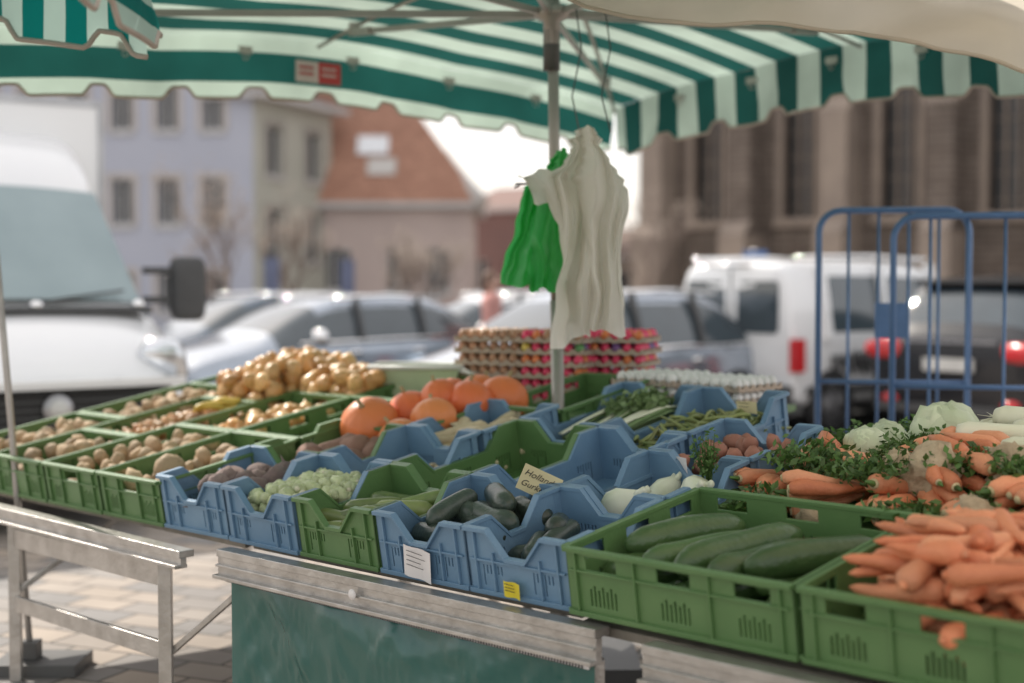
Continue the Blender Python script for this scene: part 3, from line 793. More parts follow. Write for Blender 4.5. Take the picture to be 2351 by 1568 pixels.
# ---------------- vehicles ----------------
M_white=mat('white_paint',(.80,.81,.82),.2,col2=(.77,.78,.80),nscale=2,coat=.9)
M_vanw=mat('van_white_paint',(.80,.81,.82),.25,col2=(.77,.78,.80),nscale=2,coat=.8)
M_silver=mat('silver_paint',(.42,.47,.54),.16,metal=.7,coat=.8)
M_bluegrey=mat('bluegrey_paint',(.11,.145,.19),.2,metal=.45,coat=.8)
M_blackp=mat('black_paint',(.015,.016,.02),.2,coat=.5)
M_plast=mat('dark_plastic',(.07,.072,.075),.6)
M_wind=mat('windscreen_glass',(.30,.38,.40),.08,spec=.6,col2=(.22,.29,.31),nscale=1.5)
M_rim=mat('wheel_rim',(.45,.45,.47),.3,metal=.7)
M_red=mat('tail_lamp_red',(.6,.03,.035),.15,coat=.5)
M_lamp=mat('headlamp_glass',(.75,.78,.82),.07,metal=.8,coat=.8)
M_plate=mat('number_plate',(.65,.65,.63),.5)
def body(mb,st):
    V=[]
    for s in st:
        x,zl,zb,zt,wb,wt=s[:6];zm=zl+.5*(zb-zl)
        half=[(wb*.93,zl),(wb,zl+.12*(zb-zl)+.02),(wb,zm),(wb*.985,zb),(wt,zt-.05),(wt*.82,zt)]
        ring=half+[(0,zt+.02)]+[(-a,b) for a,b in reversed(half)]
        for a,b in ring:V.append((x,a,b))
    n=13;F=[];mm=[]
    for i in range(len(st)-1):
        gs,gt=st[i][6],st[i][7]
        for k in range(n):
            k2=(k+1)%n
            F.append((i*n+k,i*n+k2,(i+1)*n+k2,(i+1)*n+k))
            m=0
            if k in(3,8) and gs: m=1
            if k in(4,5,6,7) and gt: m=1
            if k==12: m=2
            mm.append(m)
    F.append(tuple(range(n-1,-1,-1)));mm.append(0);F.append(tuple((len(st)-1)*n+k for k in range(n)));mm.append(0)
    mb.add(V,F,mm,True)
def wheels(mb,xs,W,r=.31):
    for x in xs:
        for s in(1,-1):
            MM=T(x,s*(W-.09),r)@RX(-s*math.pi/2)
            mb.lathe([(0,-.0),(r+.055,0),(r+.055,.098),(0,.098)],28,3,T(x,s*(W-.095),r)@RX(-s*math.pi/2))
            mb.lathe([(r*.62,.02),(r,.02),(r,.10),(r*.93,.115),(r*.66,.115),(r*.64,.10)],28,3,MM)
            mb.lathe([(0,.10),(r*.2,.105),(r*.55,.095),(r*.66,.108)],20,4,MM)
            for k in range(7): mb.bar((r*.1,0,.108),(r*.6,0,.108),.035,.015,4,MM@RZ(k*6.283/7))
def heading(x,y,hx,hy): 
    a=math.atan2(hy,hx);return T(x,y,0)@RZ(a)
def finish(name,mb,paint,M):
    return mb.obj(name,[paint,M_glass,M_plast,M_black,M_rim,M_red,M_lamp,M_plate,M_wind,M_chrome],M)
def subbed(st):
    tmp=MB();body(tmp,st);o=tmp.obj('tmp_body',[M_white]*3,sub=2)
    dg=bpy.context.evaluated_depsgraph_get();e=o.evaluated_get(dg);me=e.to_mesh()
    mb=MB();mb.add([vv.co[:] for vv in me.vertices],[list(p.vertices) for p in me.polygons],[p.material_index for p in me.polygons],True)
    e.to_mesh_clear();me0=o.data;bpy.data.objects.remove(o);bpy.data.meshes.remove(me0)
    return mb
def sedan(name,M,paint,L=4.2,W=.88,H=1.47):
    st=[(0,.35,.70,.78,W*.85,W*.75,0,0),(.06,.28,.9,.96,W*.95,W*.8,0,0),(.28,.22,.93,1.0,W,W*.82,1,1),(.75,.2,.93,H-.07,W,W*.68,1,0),(1.15,.2,.92,H-.01,W,W*.68,1,0),(2.0,.2,.9,H,W,W*.69,1,0),(2.55,.2,.89,H-.06,W,W*.68,1,1),(3.25,.2,.88,.98,W,W*.8,0,0),(3.4,.2,.86,.93,W,W*.8,0,0),(L-.25,.22,.74,.80,W*.96,W*.78,0,0),(L-.05,.25,.6,.68,W*.88,W*.7,0,0),(L,.3,.5,.55,W*.8,W*.6,0,0)]
    mb=subbed(st);wheels(mb,(.75,L-.85),W)
    for s in(1,-1):
        mb.blob(T(L-.22,s*W*.72,.66)@RZ(-s*.5),(.17,.13,.075),16,12,6)
        mb.blob(T(.1,s*W*.8,.86),(.09,.12,.1),10,8,5)
        mb.blob(T(2.72,s*(W+.09),.98),(.09,.13,.10),20,14,9)
        for x in(1.25,2.1): mb.bar((x,s*W*.985,.92),(x-.05,s*W*.71,H-.03),.05,.07,2)
        mb.tube([(.6,s*W*.99,.945),(1.5,s*W*1.0,.94),(2.9,s*W*.99,.905)],.02,8,9)
        mb.tube([(.85,s*W*.70,H-.035),(1.6,s*W*.70,H+.0),(2.35,s*W*.70,H-.03)],.022,8,9)
        for x in (1.35,2.2): mb.blob(T(x,s*W*1.01,.80),(.09,.03,.03),12,8,9)
    mb.box(L-.05,L-.0,-.35,.35,.38,.5,2);mb.box(L-.01,L+.01,-.26,.26,.36,.46,7)
    return finish(name,mb,paint,M)
sedan('parked_car',heading(-.3+1.05,14.6,-.78,-.62)@T(-2.1,0,0),M_silver,4.3,.88,1.50)
sedan('parked_car',heading(-2.2,16.6,-.78,-.62)@T(-2.1,0,0),M_silver,4.3,.87,1.43)
sedan('parked_car',heading(-.2,18.8,-.9,-.42)@T(-2.1,0,0),M_white,4.3,.87,1.45)
sedan('parked_car',heading(1.6,17.0,.5,.85)@T(-2.1,0,0),M_bluegrey,4.3,.88,1.5)
sedan('parked_car',heading(-3.6,19.8,-.76,-.64)@T(-2.1,0,0),M_bluegrey,4.2,.87,1.43)
sedan('parked_car',heading(3.3,20.5,.5,.85)@T(-2.1,0,0),M_silver,4.2,.87,1.45)
Wv=.86
st=[(0,.3,.95,1.72,Wv,Wv*.80,0,0),(.03,.25,.97,1.76,Wv*1.0,Wv*.82,0,0),(.12,.25,.98,1.80,Wv,Wv*.84,0,0),(.45,.24,.98,1.82,Wv,Wv*.84,1,0),(1.5,.24,.98,1.83,Wv,Wv*.84,1,0),(2.35,.24,.98,1.80,Wv,Wv*.83,1,0),(2.65,.24,.98,1.74,Wv,Wv*.80,1,1),(3.35,.24,.98,1.10,Wv,Wv*.85,0,0),(3.55,.24,.96,1.04,Wv,Wv*.82,0,0),(3.95,.26,.8,.88,Wv*.94,Wv*.75,0,0),(4.1,.3,.6,.65,Wv*.85,Wv*.65,0,0)]
mb=subbed(st);wheels(mb,(.62,3.3),Wv,.31)
def plate_rear(mb,y0,y1,z0,z1,x,m,sl=0):
    pts=[];r=.06
    for cx,cz_,a0 in((y1-r,z1-r,0),(y0+r,z1-r,90),(y0+r,z0+r,180),(y1-r,z0+r,270)):
        for k in range(4):
            a=math.radians(a0+30*k);pts.append((cx+r*math.cos(a),cz_+r*math.sin(a)))
    n=len(pts);V=[(x+sl*(z-z0),y,z) for y,z in pts]+[(x+.03+sl*(z-z0),y,z) for y,z in pts]
    mb.add(V,[tuple(range(n)),tuple(range(2*n-1,n-1,-1))]+[(k,k+n,(k+1)%n+n,(k+1)%n) for k in range(n)],m,False)
for a,b in((-.68,-.06),(.06,.68)):
    plate_rear(mb,a,b,1.02,1.62,.012,2,.02);plate_rear(mb,a+.025,b-.025,1.045,1.595,-.004,1,.02)
mb.box(-.012,.0,-.004,.004,.35,1.72,2)
mb.box(-.09,.1,-.84,.84,.28,.52,2)
mb.tube([(-.04,-.3,1.76),(-.05,.3,1.76)],.03,10,9)
for s in(1,-1):
    mb.box(-.03,.12,s*.85-.07,s*.85+.02,.66,1.0,5)
    mb.tube([(.2,s*.73,1.83),(1.5,s*.73,1.86),(2.4,s*.73,1.83)],.025,8,9)
mb.box(-.03,-.01,.1,.2,.86,.9,2);mb.box(-.03,-.01,-.3,.26,.58,.68,7)
for s in(1,-1):
    for x0 in (.55,1.55,2.45): mb.bar((x0,s*.868,.98),(x0,s*.735,1.78),.07,.1,0)
    mb.box(.2,3.9,s*.872-.012,s*.872+.012,.42,.5,2)
    for k in range(26):
        x=.6+k*.065;mb.bar((x,-.885,.78+.08*R()),(x+U(.02,.07),-.885,.6+.1*R()),.014,.028,2)
    mb.blob(T(2.95,s*.98,1.1),(.08,.11,.12),10,8,2)
finish('white_delivery_van',mb,M_white,heading(2.33,15.15,.78,.626))
Ws=.91
st=[(0,.35,.85,.95,Ws*.93,Ws*.84,0,0),(.03,.3,.98,1.05,Ws*.98,Ws*.86,0,0),(.10,.28,1.03,1.12,Ws,Ws*.86,1,1),(.40,.28,1.03,1.56,Ws,Ws*.76,1,0),(.55,.28,1.03,1.62,Ws,Ws*.76,1,0),(1.0,.28,1.02,1.65,Ws,Ws*.76,1,0),(2.0,.28,1.0,1.66,Ws,Ws*.76,1,0),(2.6,.28,.99,1.58,Ws,Ws*.72,1,1),(3.3,.28,.98,1.08,Ws,Ws*.8,0,0),(3.5,.28,.96,1.03,Ws,Ws*.8,0,0),(4.2,.3,.85,.9,Ws*.95,Ws*.75,0,0),(4.4,.35,.6,.66,Ws*.85,Ws*.65,0,0)]
mb=subbed(st);wheels(mb,(.8,3.5),Ws,.34)
for s in(1,-1):
    mb.blob(T(.06,s*.68,.93)@RZ(s*.3),(.09,.28,.10),16,10,5,pw=.7);mb.blob(T(.0,s*.66,.45),(.05,.1,.05),10,8,5)
mb.box(-.03,.02,-.27,.27,.74,.86,7);mb.box(-.05,.15,-.8,.8,.34,.42,2)
mb.bar((.0,-.5,1.02),(.0,.5,1.02),.03,.03,4)
mb.box(.32,.5,-.6,.6,1.57,1.61,2)
finish('black_suv',mb,M_blackp,heading(4.12,13.4,.78,.626))
Wd=1.0
st=[(0,.35,.85,.90,.72,.5,0,0),(-.06,.28,.95,1.0,.86,.62,0,0),(-.16,.25,1.05,1.10,.95,.70,0,0),(-.42,.25,1.18,1.25,1.0,.80,0,0),(-.80,.25,1.32,1.40,1.02,.86,1,0),(-.88,.25,1.36,1.46,1.02,.88,1,1),(-1.50,.25,1.42,2.22,1.02,.78,1,0),(-1.62,.25,1.42,2.36,1.02,.80,1,0),(-1.95,.25,1.42,2.62,1.02,.86,0,0),(-2.3,.25,1.42,2.72,1.02,.90,0,0),(-2.5,.25,1.42,2.74,1.02,.90,0,0)]
mb=subbed(st)
mb.box(-6.0,-2.25,-1.08,1.08,.75,2.98,0)
for z in (.75,2.98): mb.box(-6.01,-2.24,-1.09,1.09,z-.03,z+.03,4)
for s in(1,-1): mb.box(-2.27,-2.235,s*1.09-.03,s*1.09+.015,.75,2.98,4)
wheels(mb,(-.95,-4.8),Wd,.34)
V=[]
for j in range(9):
    t=j/8;x=-.80-.70*t;z=1.42+.80*t;w=.88-.09*t
    for i in range(13):
        q=2*i/12-1;V.append((x+.05-.10*q*q,w*q,z+.045-.03*q*q))
mb.add(V,[(j*13+i,j*13+i+1,j*13+14+i,j*13+13+i) for j in range(8) for i in range(12)],8)
mb.bar((-.70,-.88,1.385),(-.70,.88,1.385),.14,.05,2)
mb.bar((-.72,-.6,1.44),(-.85,.0,1.55),.015,.015,2);mb.bar((-.72,.1,1.44),(-.83,.75,1.52),.015,.015,2)
for yy in (-.55,.1,.8): mb.blob(T(-.68,yy,1.42),(.05,.05,.035),12,8,9)
mb.box(-.08,.075,-.74,.74,.50,.90,3)
for k in range(7): mb.box(.075,.085,-.72,.72,.53+k*.05,.545+k*.05,2)
mb.bar((-.02,-.84,.94),(.05,-.4,.94),.14,.05,0);mb.bar((.05,-.41,.94),(.05,.41,.94),.14,.05,0);mb.bar((-.02,.84,.94),(.05,.4,.94),.14,.05,0)
mb.box(-.12,.06,-.85,.85,.34,.52,2)
mb.lathe([(0,.0),(.085,.0),(.095,.01),(.085,.02),(0,.03)],28,4,T(.085,0,.79)@RY(math.pi/2))
mb.lathe([(.0,.0),(.06,.0),(.06,.004),(0,.004)],28,7,T(.117,0,.79)@RY(math.pi/2))
for s in(1,-1):
    mb.blob(T(-.19,s*.78,1.02)@RZ(-s*.55)@RY(.35),(.10,.17,.20),16,12,6,pw=.8)
    mb.bar((-.98,s*.95,1.66),(-.98,s*1.2,1.66),.05,.05,2);mb.bar((-.98,s*.95,1.45),(-.98,s*1.2,1.45),.05,.05,2)
    mb.blob(T(-.98,s*1.28,1.53),(.08,.125,.235),20,16,2,pw=.4)
    mb.box(-1.07,-1.062,s*1.28-.10,s*1.28+.10,1.34,1.72,1)
finish('white_camper_van',mb,M_vanw,heading(-2.86,8.85,.57,-.82))

# ---------------- buildings ----------------
def wallmat(n,c,c2=None): return mat(n,c,.9,col2=c2,nscale=.6,bump=.2,bscale=12)
M_winf=mat('window_frame',(.58,.57,.57),.6);M_wg=mat('dark_window',(.055,.06,.065),.25)
M_tile=mat('roof_tile',(.56,.31,.22),.8,col2=(.46,.24,.17),nscale=1.5)
def tilebump(m,sc_):
    nt=m.node_tree;N=nt.nodes;L=nt.links;b=N['Principled BSDF']
    tc=N.new('ShaderNodeTexCoord');br=N.new('ShaderNodeTexBrick');br.inputs['Scale'].default_value=sc_
    mp=N.new('ShaderNodeMapping');mp.inputs['Rotation'].default_value=(math.pi/2,0,0);L.new(tc.outputs['Object'],mp.inputs[0]);L.new(mp.outputs[0],br.inputs['Vector'])
    src=b.inputs['Base Color'].links[0].from_socket
    br.inputs['Mortar'].default_value=(.5,.5,.5,1);br.inputs['Color1'].default_value=(1,1,1,1);br.inputs['Color2'].default_value=(.72,.70,.68,1);br.inputs['Mortar Size'].default_value=.03
    mx=N.new('ShaderNodeMix');mx.data_type='RGBA';mx.blend_type='MULTIPLY';mx.inputs[0].default_value=1
    L.new(src,mx.inputs[6]);L.new(br.outputs['Color'],mx.inputs[7]);L.new(mx.outputs[2],b.inputs['Base Color'])
tilebump(M_tile,2.2)
def house(name,p0,p1,depth,h,wins,wm,roofm,roofh=3,eave=.4,hip=False,surround=None,extra=None,ridge=None):
    p0=Vector((*p0,0));p1=Vector((*p1,0));d=p1-p0;L=d.length;d.normalize();w=Vector((-d.y,d.x,0))
    M=Matrix(((d.x,w.x,0,p0.x),(d.y,w.y,0,p0.y),(0,0,1,0),(0,0,0,1)))
    mb=MB();Sb=[0,L];Zb=[0,h]
    for (a,b,c,e) in wins:Sb+=[a,b];Zb+=[c,e]
    wallgrid(mb,M,Sb,Zb,lambda x,z:any(q[0]<x<q[1] and q[2]<z<q[3] for q in wins),.3,0)
    for (a,b,c,e) in wins:
        mb.box(a-.02,b+.02,.2,.22,c-.02,e+.02,2,M)
        mb.box(a,b,.15,.19,c,c+.07,3,M);mb.box(a,b,.15,.19,e-.07,e,3,M)
        for x in (a+.035,(a+b)/2,b-.035): mb.box(x-.035,x+.035,.15,.19,c+.07,e-.07,3,M)
        mb.box(a-.1,b+.1,-.08,.1,c-.14,c-.003,3,M)
        if surround:
            mb.box(a-.18,a-.003,-.04,.05,c,e+.18,4,M);mb.box(b+.003,b+.18,-.04,.05,c,e+.18,4,M);mb.box(a-.002,b+.002,-.04,.05,e+.003,e+.18,4,M)
    mb.box(0,.3,.303,depth,0,h,0,M);mb.box(L-.3,L,.303,depth,0,h,0,M);mb.box(.3,L-.3,depth-.3,depth-.003,0,h,0,M)
    mb.box(-eave,L+eave,-eave,depth+eave,h+.003,h+.2,3,M)
    e=eave
    rg=ridge or ((depth*.3,L-depth*.4) if hip else (-e,L+e))
    V=[(-e,-e,h+.2),(L+e,-e,h+.2),(L+e,depth+e,h+.2),(-e,depth+e,h+.2),(rg[0],depth/2,h+roofh),(rg[1],depth/2,h+roofh)]
    mb.add(V,[(0,1,5,4),(2,3,4,5),(1,2,5),(3,0,4)],1,False,M)
    if extra: extra(mb,M,L)
    return mb.obj(name,[wm,roofm,M_wg,M_winf,surround or M_winf,mat('skylight_glass',(.85,.88,.92),.15,metal=.3),mat('render_trim',(.66,.64,.62),.7)])
M_dkroof=mat('slate_roof',(.12,.115,.12),.7)
def wl(xs,w,zs): return [(x,x+w,z0,z1) for x in xs for z0,z1 in zs]
house('pale_blue_building',(-24.5,46.5),(-8.35,46),10,9.4,wl([1.2+1.48*k for k in range(10)],.68,((3.45,4.95),(6.5,8.0),(.6,1.9))),wallmat('pale_blue_render',(.46,.48,.56),(.42,.44,.52)),M_dkroof,3,surround=mat('stone_surround',(.54,.50,.48),.8))
house('grey_townhouse',(-8.3,46.0),(-6.4,50.5),7,7.5,wl([.7,3.2],.95,((2.3,4.0),(5.1,6.75))),wallmat('grey_render',(.50,.50,.45),(.43,.44,.39)),M_dkroof,1.6,eave=.5,surround=mat('stone_surround_b',(.42,.40,.37),.8))
def ex(mb,M,L):
    def rp(x,t,o=0): return (x,-.4+t*4.4,4.4+t*6.8+o)
    V=[rp(2.1,.24,.12),rp(3.2,.24,.12),rp(3.2,.34,.12),rp(2.1,.34,.12)];mb.add(V,[(0,1,2,3)],5,False,M)
    V=[rp(2.5,.13,.1),rp(3.5,.13,.1),rp(3.5,.22,.1),rp(2.5,.22,.1)];mb.add(V,[(0,1,2,3)],6,False,M)
    mb.tube([(L+.42,-.42,4.35),(L-.15,.25,5.1),(L-.9,1.0,6.3)],[.28,.20,.06],8,6,M)
house('tiled_roof_house',(-7.6,50.0),(-1.45,50),8,4.2,wl([.9,3.2,4.6],.8,((1.3,2.8),)),wallmat('pink_render',(.56,.47,.44),(.47,.39,.37)),M_tile,7.0,hip=True,extra=ex,ridge=(-.4,1.7))
house('brown_house',(-2.3,62),(1.0,60),7,4.6,wl([.8,2.3],.7,((1.2,2.6),)),wallmat('brown_render',(.24,.15,.14)),mat('brown_roof',(.24,.15,.13),.8),1.3,eave=.2)
house('low_house',(1.0,66),(9.0,62),6,2.6,wl([1,4],.8,((1,2.1),)),wallmat('tan_render',(.40,.35,.30)),mat('brown_roof_b',(.26,.19,.16),.8),1.5,eave=.2)
M_stone=mat('sandstone',(.24,.195,.165),.95,col2=(.165,.135,.115),nscale=1.2,bump=.4,bscale=8)
tilebump(M_stone,1.4)
M_stone2=mat('sandstone_light',(.35,.285,.235),.95,col2=(.25,.205,.175),nscale=1.2,bump=.4,bscale=8)
def church():
    mb=MB();p0=Vector((4.1,43,0));p1=Vector((19,31.5,0));d=p1-p0;L=d.length;d.normalize();w=Vector((-d.y,d.x,0))
    M=Matrix(((d.x,w.x,0,p0.x),(d.y,w.y,0,p0.y),(0,0,1,0),(0,0,0,1)));h=15
    sp=2.9;cs=[2.1+sp*k for k in range(6)];wins=[(c-.5,c+.5,3.4,9.6) for c in cs if c<L-1]
    Sb=[0,L];Zb=[0,h,3.4,9.6]
    for a in wins:Sb+=[a[0],a[1]]
    wallgrid(mb,M,Sb,Zb,lambda x,z:any(q[0]<x<q[1] and q[2]<z<q[3] for q in wins),.7,0)
    for a,b,c,e in wins:
        mb.box(a-.02,b+.02,.45,.5,c,e,1,M)
        for x in(a+.33,a+.67): mb.box(x-.04,x+.04,.3,.44,c,e-.6,2,M)
        for k in range(8): mb.box(a+.02,b-.02,.4,.43,c+.7*k+.3,c+.7*k+.33,2,M)
        for s in(-1,1):
            x=(a+b)/2;V=[(x+s*.5,.25,e-1.1),(x+s*.5,.25,e),(x,.25,e),(x+s*.25,.25,e-.35)];mb.add(V,[(0,1,2,3)],0,False,M)
        mb.box(a-.2,a-.003,-.08,.1,c,e,2,M);mb.box(b+.003,b+.2,-.08,.1,c,e,2,M);mb.box(a-.25,b+.25,-.15,.1,c-.25,c-.003,2,M)
    for k in range(7):
        x=2.1+sp*(k-.5)
        if x>L: continue
        mb.box(x-.42,x+.42,-1.3,-.003,0,2.9,2,M);mb.box(x-.36,x+.36,-.95,-.004,2.9,6.2,0 if k%2 else 2,M);mb.box(x-.3,x+.3,-.6,-.004,6.2,12,2,M)
        for z,yy in((2.9,1.3),(6.2,.95)):
            mb.add([(x-.42,-yy-.02,z+.0),(x+.42,-yy-.02,z),(x+.42,-yy+.4,z+.45),(x-.42,-yy+.4,z+.45)],[(0,1,2,3)],2,False,M)
    mb.box(-.1,L,-.2,-.005,1.1,1.35,2,M)
    mb.box(0,L,.7,14,0,h,0,M);mb.box(-.3,L+.3,-.4,14.3,h,h+.5,2,M)
    mb.add([(-.3,-.4,h+.5),(L+.3,-.4,h+.5),(L+.3,14.3,h+.5),(-.3,14.3,h+.5),(-.3,7,h+8),(L+.3,7,h+8)],[(0,1,5,4),(2,3,4,5),(1,2,5),(3,0,4)],3,False,M)
    return mb.obj('sandstone_church',[M_stone,M_wg,M_stone2,M_dkroof])
church()
M_bark=mat('bark',(.27,.21,.18),.9);M_bud=mat('buds',(.42,.34,.28),.8,isl=.3)
def tree(name,x,y,h):
    mb=MB()
    def br(p,d,l,r,dep):
        q=p+d*l;mid=(p+q)/2+Vector((U(-1,1),U(-1,1),0))*l*.06
        mb.tube([p,mid,q],[r,r*.8,r*.6],6 if dep<2 else 4,0,cap=False)
        if dep>=4:
            for k in range(3):
                o=q+Vector((U(-1,1),U(-1,1),U(-1,1)))*.18;s=.03
                mb.add([o,o+Vector((s,0,s)),o+Vector((0,s,s*1.4)),o+Vector((-s,0,s*.6))],[(0,1,2,3)],1,False)
            return
        for k in range(3 if dep else 5):
            a=Vector((U(-1,1),U(-1,1),U(.1,.9))).normalized();br(p.lerp(q,U(.55,1)),(d*.7+a*.7).normalized(),l*U(.6,.8),r*.5,dep+1)
    br(Vector((x,y,0)),Vector((0,0,1)),h*.36,.07,0)
    return mb.obj(name,[M_bark,M_bud])
tree('bare_tree',-5.4,27,4.0);tree('bare_tree',-4.4,28.5,3.4);tree('bare_tree',-1.9,29,3.2);tree('bare_tree',-2.6,33,3.0);tree('bare_tree',3.2,34,4.0)
mb=MB()
for k in range(5200):
    p=Vector((U(-7.5,-3.0),U(20.5,22.2),0));p.z=U(.0,.75)+.15*noise.noise(p)
    A=Vector((U(-1,1),U(-1,1),U(-1,1))).normalized();Bv=A.cross(Vector((U(-1,1),U(-1,1),U(-1,1)))).normalized();l=.06
    mb.add([p-A*l,p-Bv*l*.6,p+A*l,p+Bv*l*.6],[(0,1,2,3)],0,False)
mb.obj('hedge',[mat('hedge_leaf',(.07,.13,.03),.6,isl=.4,trans=.2)])
mb=MB();mb.tube([(3.05,17.9,0),(3.05,17.9,2.0)],.03,10,1);mb.box(2.90,3.20,17.85,17.87,1.72,1.98,0)
mb.obj('blue_sign',[mat('sign_blue',(.08,.18,.42),.5),M_steel])
for x,y in((-4.05,24),(-3.0,26)):
    mb=MB();mb.lathe([(.1,0),(.1,.1),(.06,.12),(.055,2.1),(.08,2.15),(.0,2.2)],14,0,T(x,y,0));mb.box(x-.12,x+.12,y-.1,y+.1,1.0,2.0,1);mb.obj('ticket_post',[M_dm,mat('blue_panel',(.15,.17,.27),.5)])

# ---------------- person ----------------
def person(x,y,rot):
    e=bpy.data.objects.new('pedestrian',None);sc.collection.objects.link(e);e.matrix_world=T(x,y,0)@RZ(rot)
    def skin(name,V,E,Rr,m,lv=2):
        me=bpy.data.meshes.new(name);me.from_pydata(V,E,[]);o=bpy.data.objects.new(name,me);sc.collection.objects.link(o)
        o.modifiers.new('sk','SKIN');
        for i,r in enumerate(Rr): me.skin_vertices[0].data[i].radius=(r if isinstance(r,tuple) else (r,r))
        me.skin_vertices[0].data[0].use_root=True
        s=o.modifiers.new('ss','SUBSURF');s.levels=lv;s.render_levels=lv;me.materials.append(m);o.parent=e;return o
    skinm=mat('skin',(.58,.37,.29),.5);top=mat('pink_jacket',(.68,.34,.30),.8);jean=mat('jeans',(.05,.07,.12),.9);hair=mat('hair',(.17,.10,.07),.7)
    skin('torso_and_arms',[(0,0,.93),(0,0,1.1),(0,.01,1.28),(0,0,1.40),(.17,0,1.36),(.23,.05,1.1),(.25,-.1,.9),(-.17,0,1.36),(-.24,-.05,1.1),(-.24,.12,.92),(0,0,1.47)],[(0,1),(1,2),(2,3),(3,4),(4,5),(5,6),(3,7),(7,8),(8,9),(3,10)],[(.16,.12),(.14,.11),(.17,.12),(.11,.09),.065,.05,.04,.065,.05,.04,.055],top)
    skin('legs',[(0,0,.95),(.09,0,.86),(.10,-.1,.48),(.10,-.02,.10),(-.09,0,.86),(-.10,.1,.48),(-.10,.26,.14)],[(0,1),(1,2),(2,3),(0,4),(4,5),(5,6)],[.13,.09,.065,.045,.09,.065,.045],jean)
    for s,p in((1,(.25,-.12,.84)),(-1,(-.24,.14,.86))):
        P=Vector(p);V=[P+Vector((0,0,.05)),P,P+Vector((0,0,-.05))];E=[(0,1),(1,2)];rad=[.022,.03,.028]
        for k in range(4):
            b=len(V);o=Vector((0,-.027+.018*k,0));l=(.06,.075,.07,.055)[k]
            V+=[P+o+Vector((0,0,-.075)),P+o+Vector((-s*.012,0,-.075-l*.5)),P+o+Vector((-s*.03,0,-.075-l*.9))];E+=[(2,b),(b,b+1),(b+1,b+2)];rad+=[.009,.0085,.007]
        b=len(V);V+=[P+Vector((-s*.01,-.04,-.03)),P+Vector((-s*.02,-.055,-.07))];E+=[(1,b),(b,b+1)];rad+=[.01,.008]
        skin('hand',V,E,rad,skinm,1)
    hb=MB()
    hb.blob(T(0,0,1.585),(.074,.092,.115),20,14,0);hb.tube([(0,0,1.42),(0,0,1.54)],.05,12,0)
    hb.blob(T(0,-.095,1.575),(.014,.02,.022),8,6,0);hb.blob(T(0,-.086,1.53),(.025,.01,.008),8,6,3)
    for s in(1,-1): hb.blob(T(s*.03,-.082,1.60),(.012,.01,.008),8,6,2);hb.blob(T(s*.076,0,1.58),(.01,.02,.03),8,6,0)
    hb.blob(T(0,.02,1.615),(.084,.098,.11),18,12,1,.1,3,2);hb.blob(T(0,.07,1.52),(.07,.05,.11),14,10,1)
    for s,yy in((.1,-.08),(-.1,.22)): hb.blob(T(s,yy,.055),(.05,.13,.055),12,8,2)
    h=hb.obj('head_and_shoes',[skinm,hair,M_black,mat('lips',(.4,.12,.1),.5)]);h.parent=e
person(-.24,16.9,1.2)

# ---------------- ground ----------------
M_gr=bpy.data.materials.new('paving');M_gr.use_nodes=True;nt=M_gr.node_tree;N=nt.nodes;Lk=nt.links;b=N['Principled BSDF'];b.inputs['Roughness'].default_value=.75
tc=N.new('ShaderNodeTexCoord');mp=N.new('ShaderNodeMapping');mp.inputs['Rotation'].default_value=(0,0,math.radians(24));Lk.new(tc.outputs['Object'],mp.inputs[0])
br=N.new('ShaderNodeTexBrick');br.inputs['Scale'].default_value=1;br.inputs['Brick Width'].default_value=.3;br.inputs['Row Height'].default_value=.2;br.inputs['Mortar Size'].default_value=.008
br.inputs['Color1'].default_value=(.46,.38,.31,1);br.inputs['Color2'].default_value=(.24,.23,.225,1);br.inputs['Mortar'].default_value=(.09,.08,.07,1);Lk.new(mp.outputs[0],br.inputs['Vector'])
nz=N.new('ShaderNodeTexNoise');nz.inputs['Scale'].default_value=1.7;nz.inputs['Detail'].default_value=8;Lk.new(tc.outputs['Object'],nz.inputs['Vector'])
mr=N.new('ShaderNodeMapRange');mr.inputs[1].default_value=.3;mr.inputs[2].default_value=.7;mr.inputs[3].default_value=.75;mr.inputs[4].default_value=1.1;Lk.new(nz.outputs[0],mr.inputs[0])
hs=N.new('ShaderNodeHueSaturation');Lk.new(br.outputs['Color'],hs.inputs['Color']);Lk.new(mr.outputs[0],hs.inputs['Value']);Lk.new(hs.outputs[0],b.inputs['Base Color'])
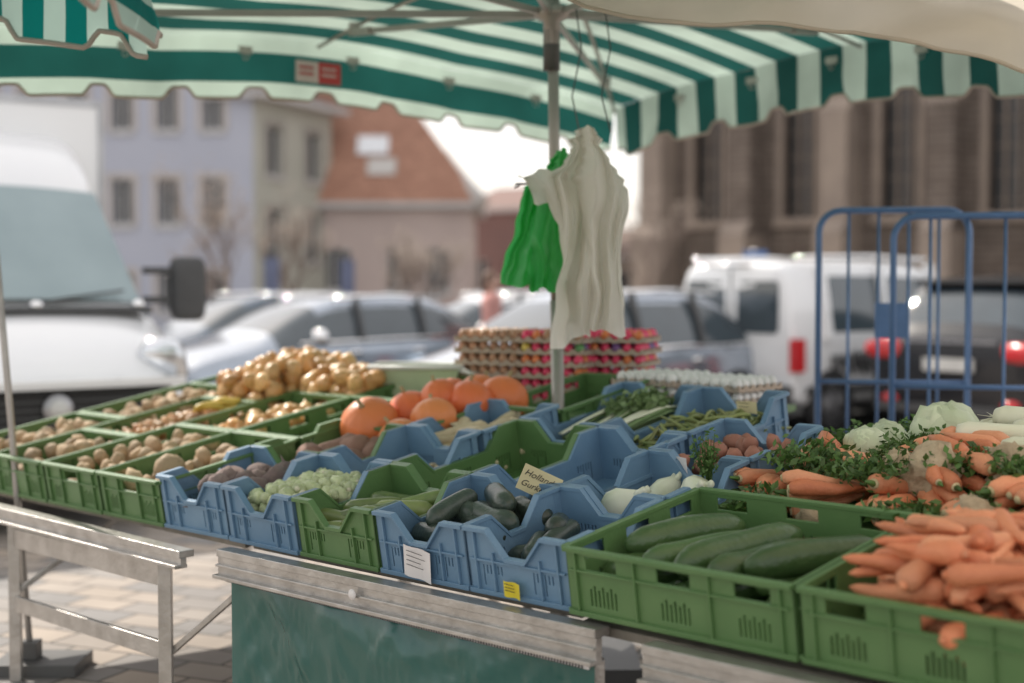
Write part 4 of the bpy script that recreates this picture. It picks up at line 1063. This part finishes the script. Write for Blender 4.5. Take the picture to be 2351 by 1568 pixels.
bp=N.new('ShaderNodeBump');bp.inputs['Strength'].default_value=.4;bp.inputs['Distance'].default_value=.01;bp.invert=True;Lk.new(br.outputs['Fac'],bp.inputs['Height']);Lk.new(bp.outputs[0],b.inputs['Normal'])
mb=MB();mb.add([(-400,-60,0),(400,-60,0),(400,700,0),(-400,700,0)],[(0,1,2,3)],0,False);mb.obj('ground_paving',[M_gr])
mb=MB();mb.add([(-30,17,.004),(40,11,.004),(40,29,.004),(-30,35,.004)],[(0,1,2,3)],0,False);mb.obj('parking_asphalt',[mat('asphalt',(.07,.07,.07),.85,col2=(.05,.05,.05),nscale=8,bump=.3,bscale=80)])

# ---------------- light, world, camera ----------------
sd=Vector((-.52,.60,.72)).normalized()
el=math.asin(sd.z);az=math.atan2(sd.x,sd.y)
w=bpy.data.worlds.new('World');sc.world=w;w.use_nodes=True;nt=w.node_tree
sk=nt.nodes.new('ShaderNodeTexSky');sk.sky_type='NISHITA';sk.sun_disc=False;sk.sun_elevation=el;sk.sun_rotation=az;sk.air_density=1.0;sk.dust_density=2.5;sk.ozone_density=1
hz=nt.nodes.new('ShaderNodeMix');hz.data_type='RGBA';hz.inputs[0].default_value=.65;hz.inputs[7].default_value=(10.8,10.3,9.8,1)
nt.links.new(sk.outputs[0],hz.inputs[6]);nt.links.new(hz.outputs[2],nt.nodes['Background'].inputs[0]);nt.nodes['Background'].inputs[1].default_value=.15
sl=bpy.data.lights.new('sun','SUN');sl.energy=5;sl.angle=math.radians(.5);sl.color=(1,.93,.83)
so=bpy.data.objects.new('sun',sl);sc.collection.objects.link(so);so.rotation_euler=(-sd).to_track_quat('-Z','Y').to_euler();so.location=(-10,12,12)
cd=bpy.data.cameras.new('camera');cam=bpy.data.objects.new('camera',cd);sc.collection.objects.link(cam);sc.camera=cam
cd.lens=50;cd.sensor_width=36;cd.clip_end=2000;cd.clip_start=.05
cam.location=(0,0,1.57);cam.rotation_euler=(math.radians(90-2.35),0,0)
cd.dof.use_dof=True;cd.dof.focus_distance=4.25;cd.dof.aperture_fstop=1.2
sc.view_settings.view_transform='Standard';sc.view_settings.look='None';sc.view_settings.exposure=0
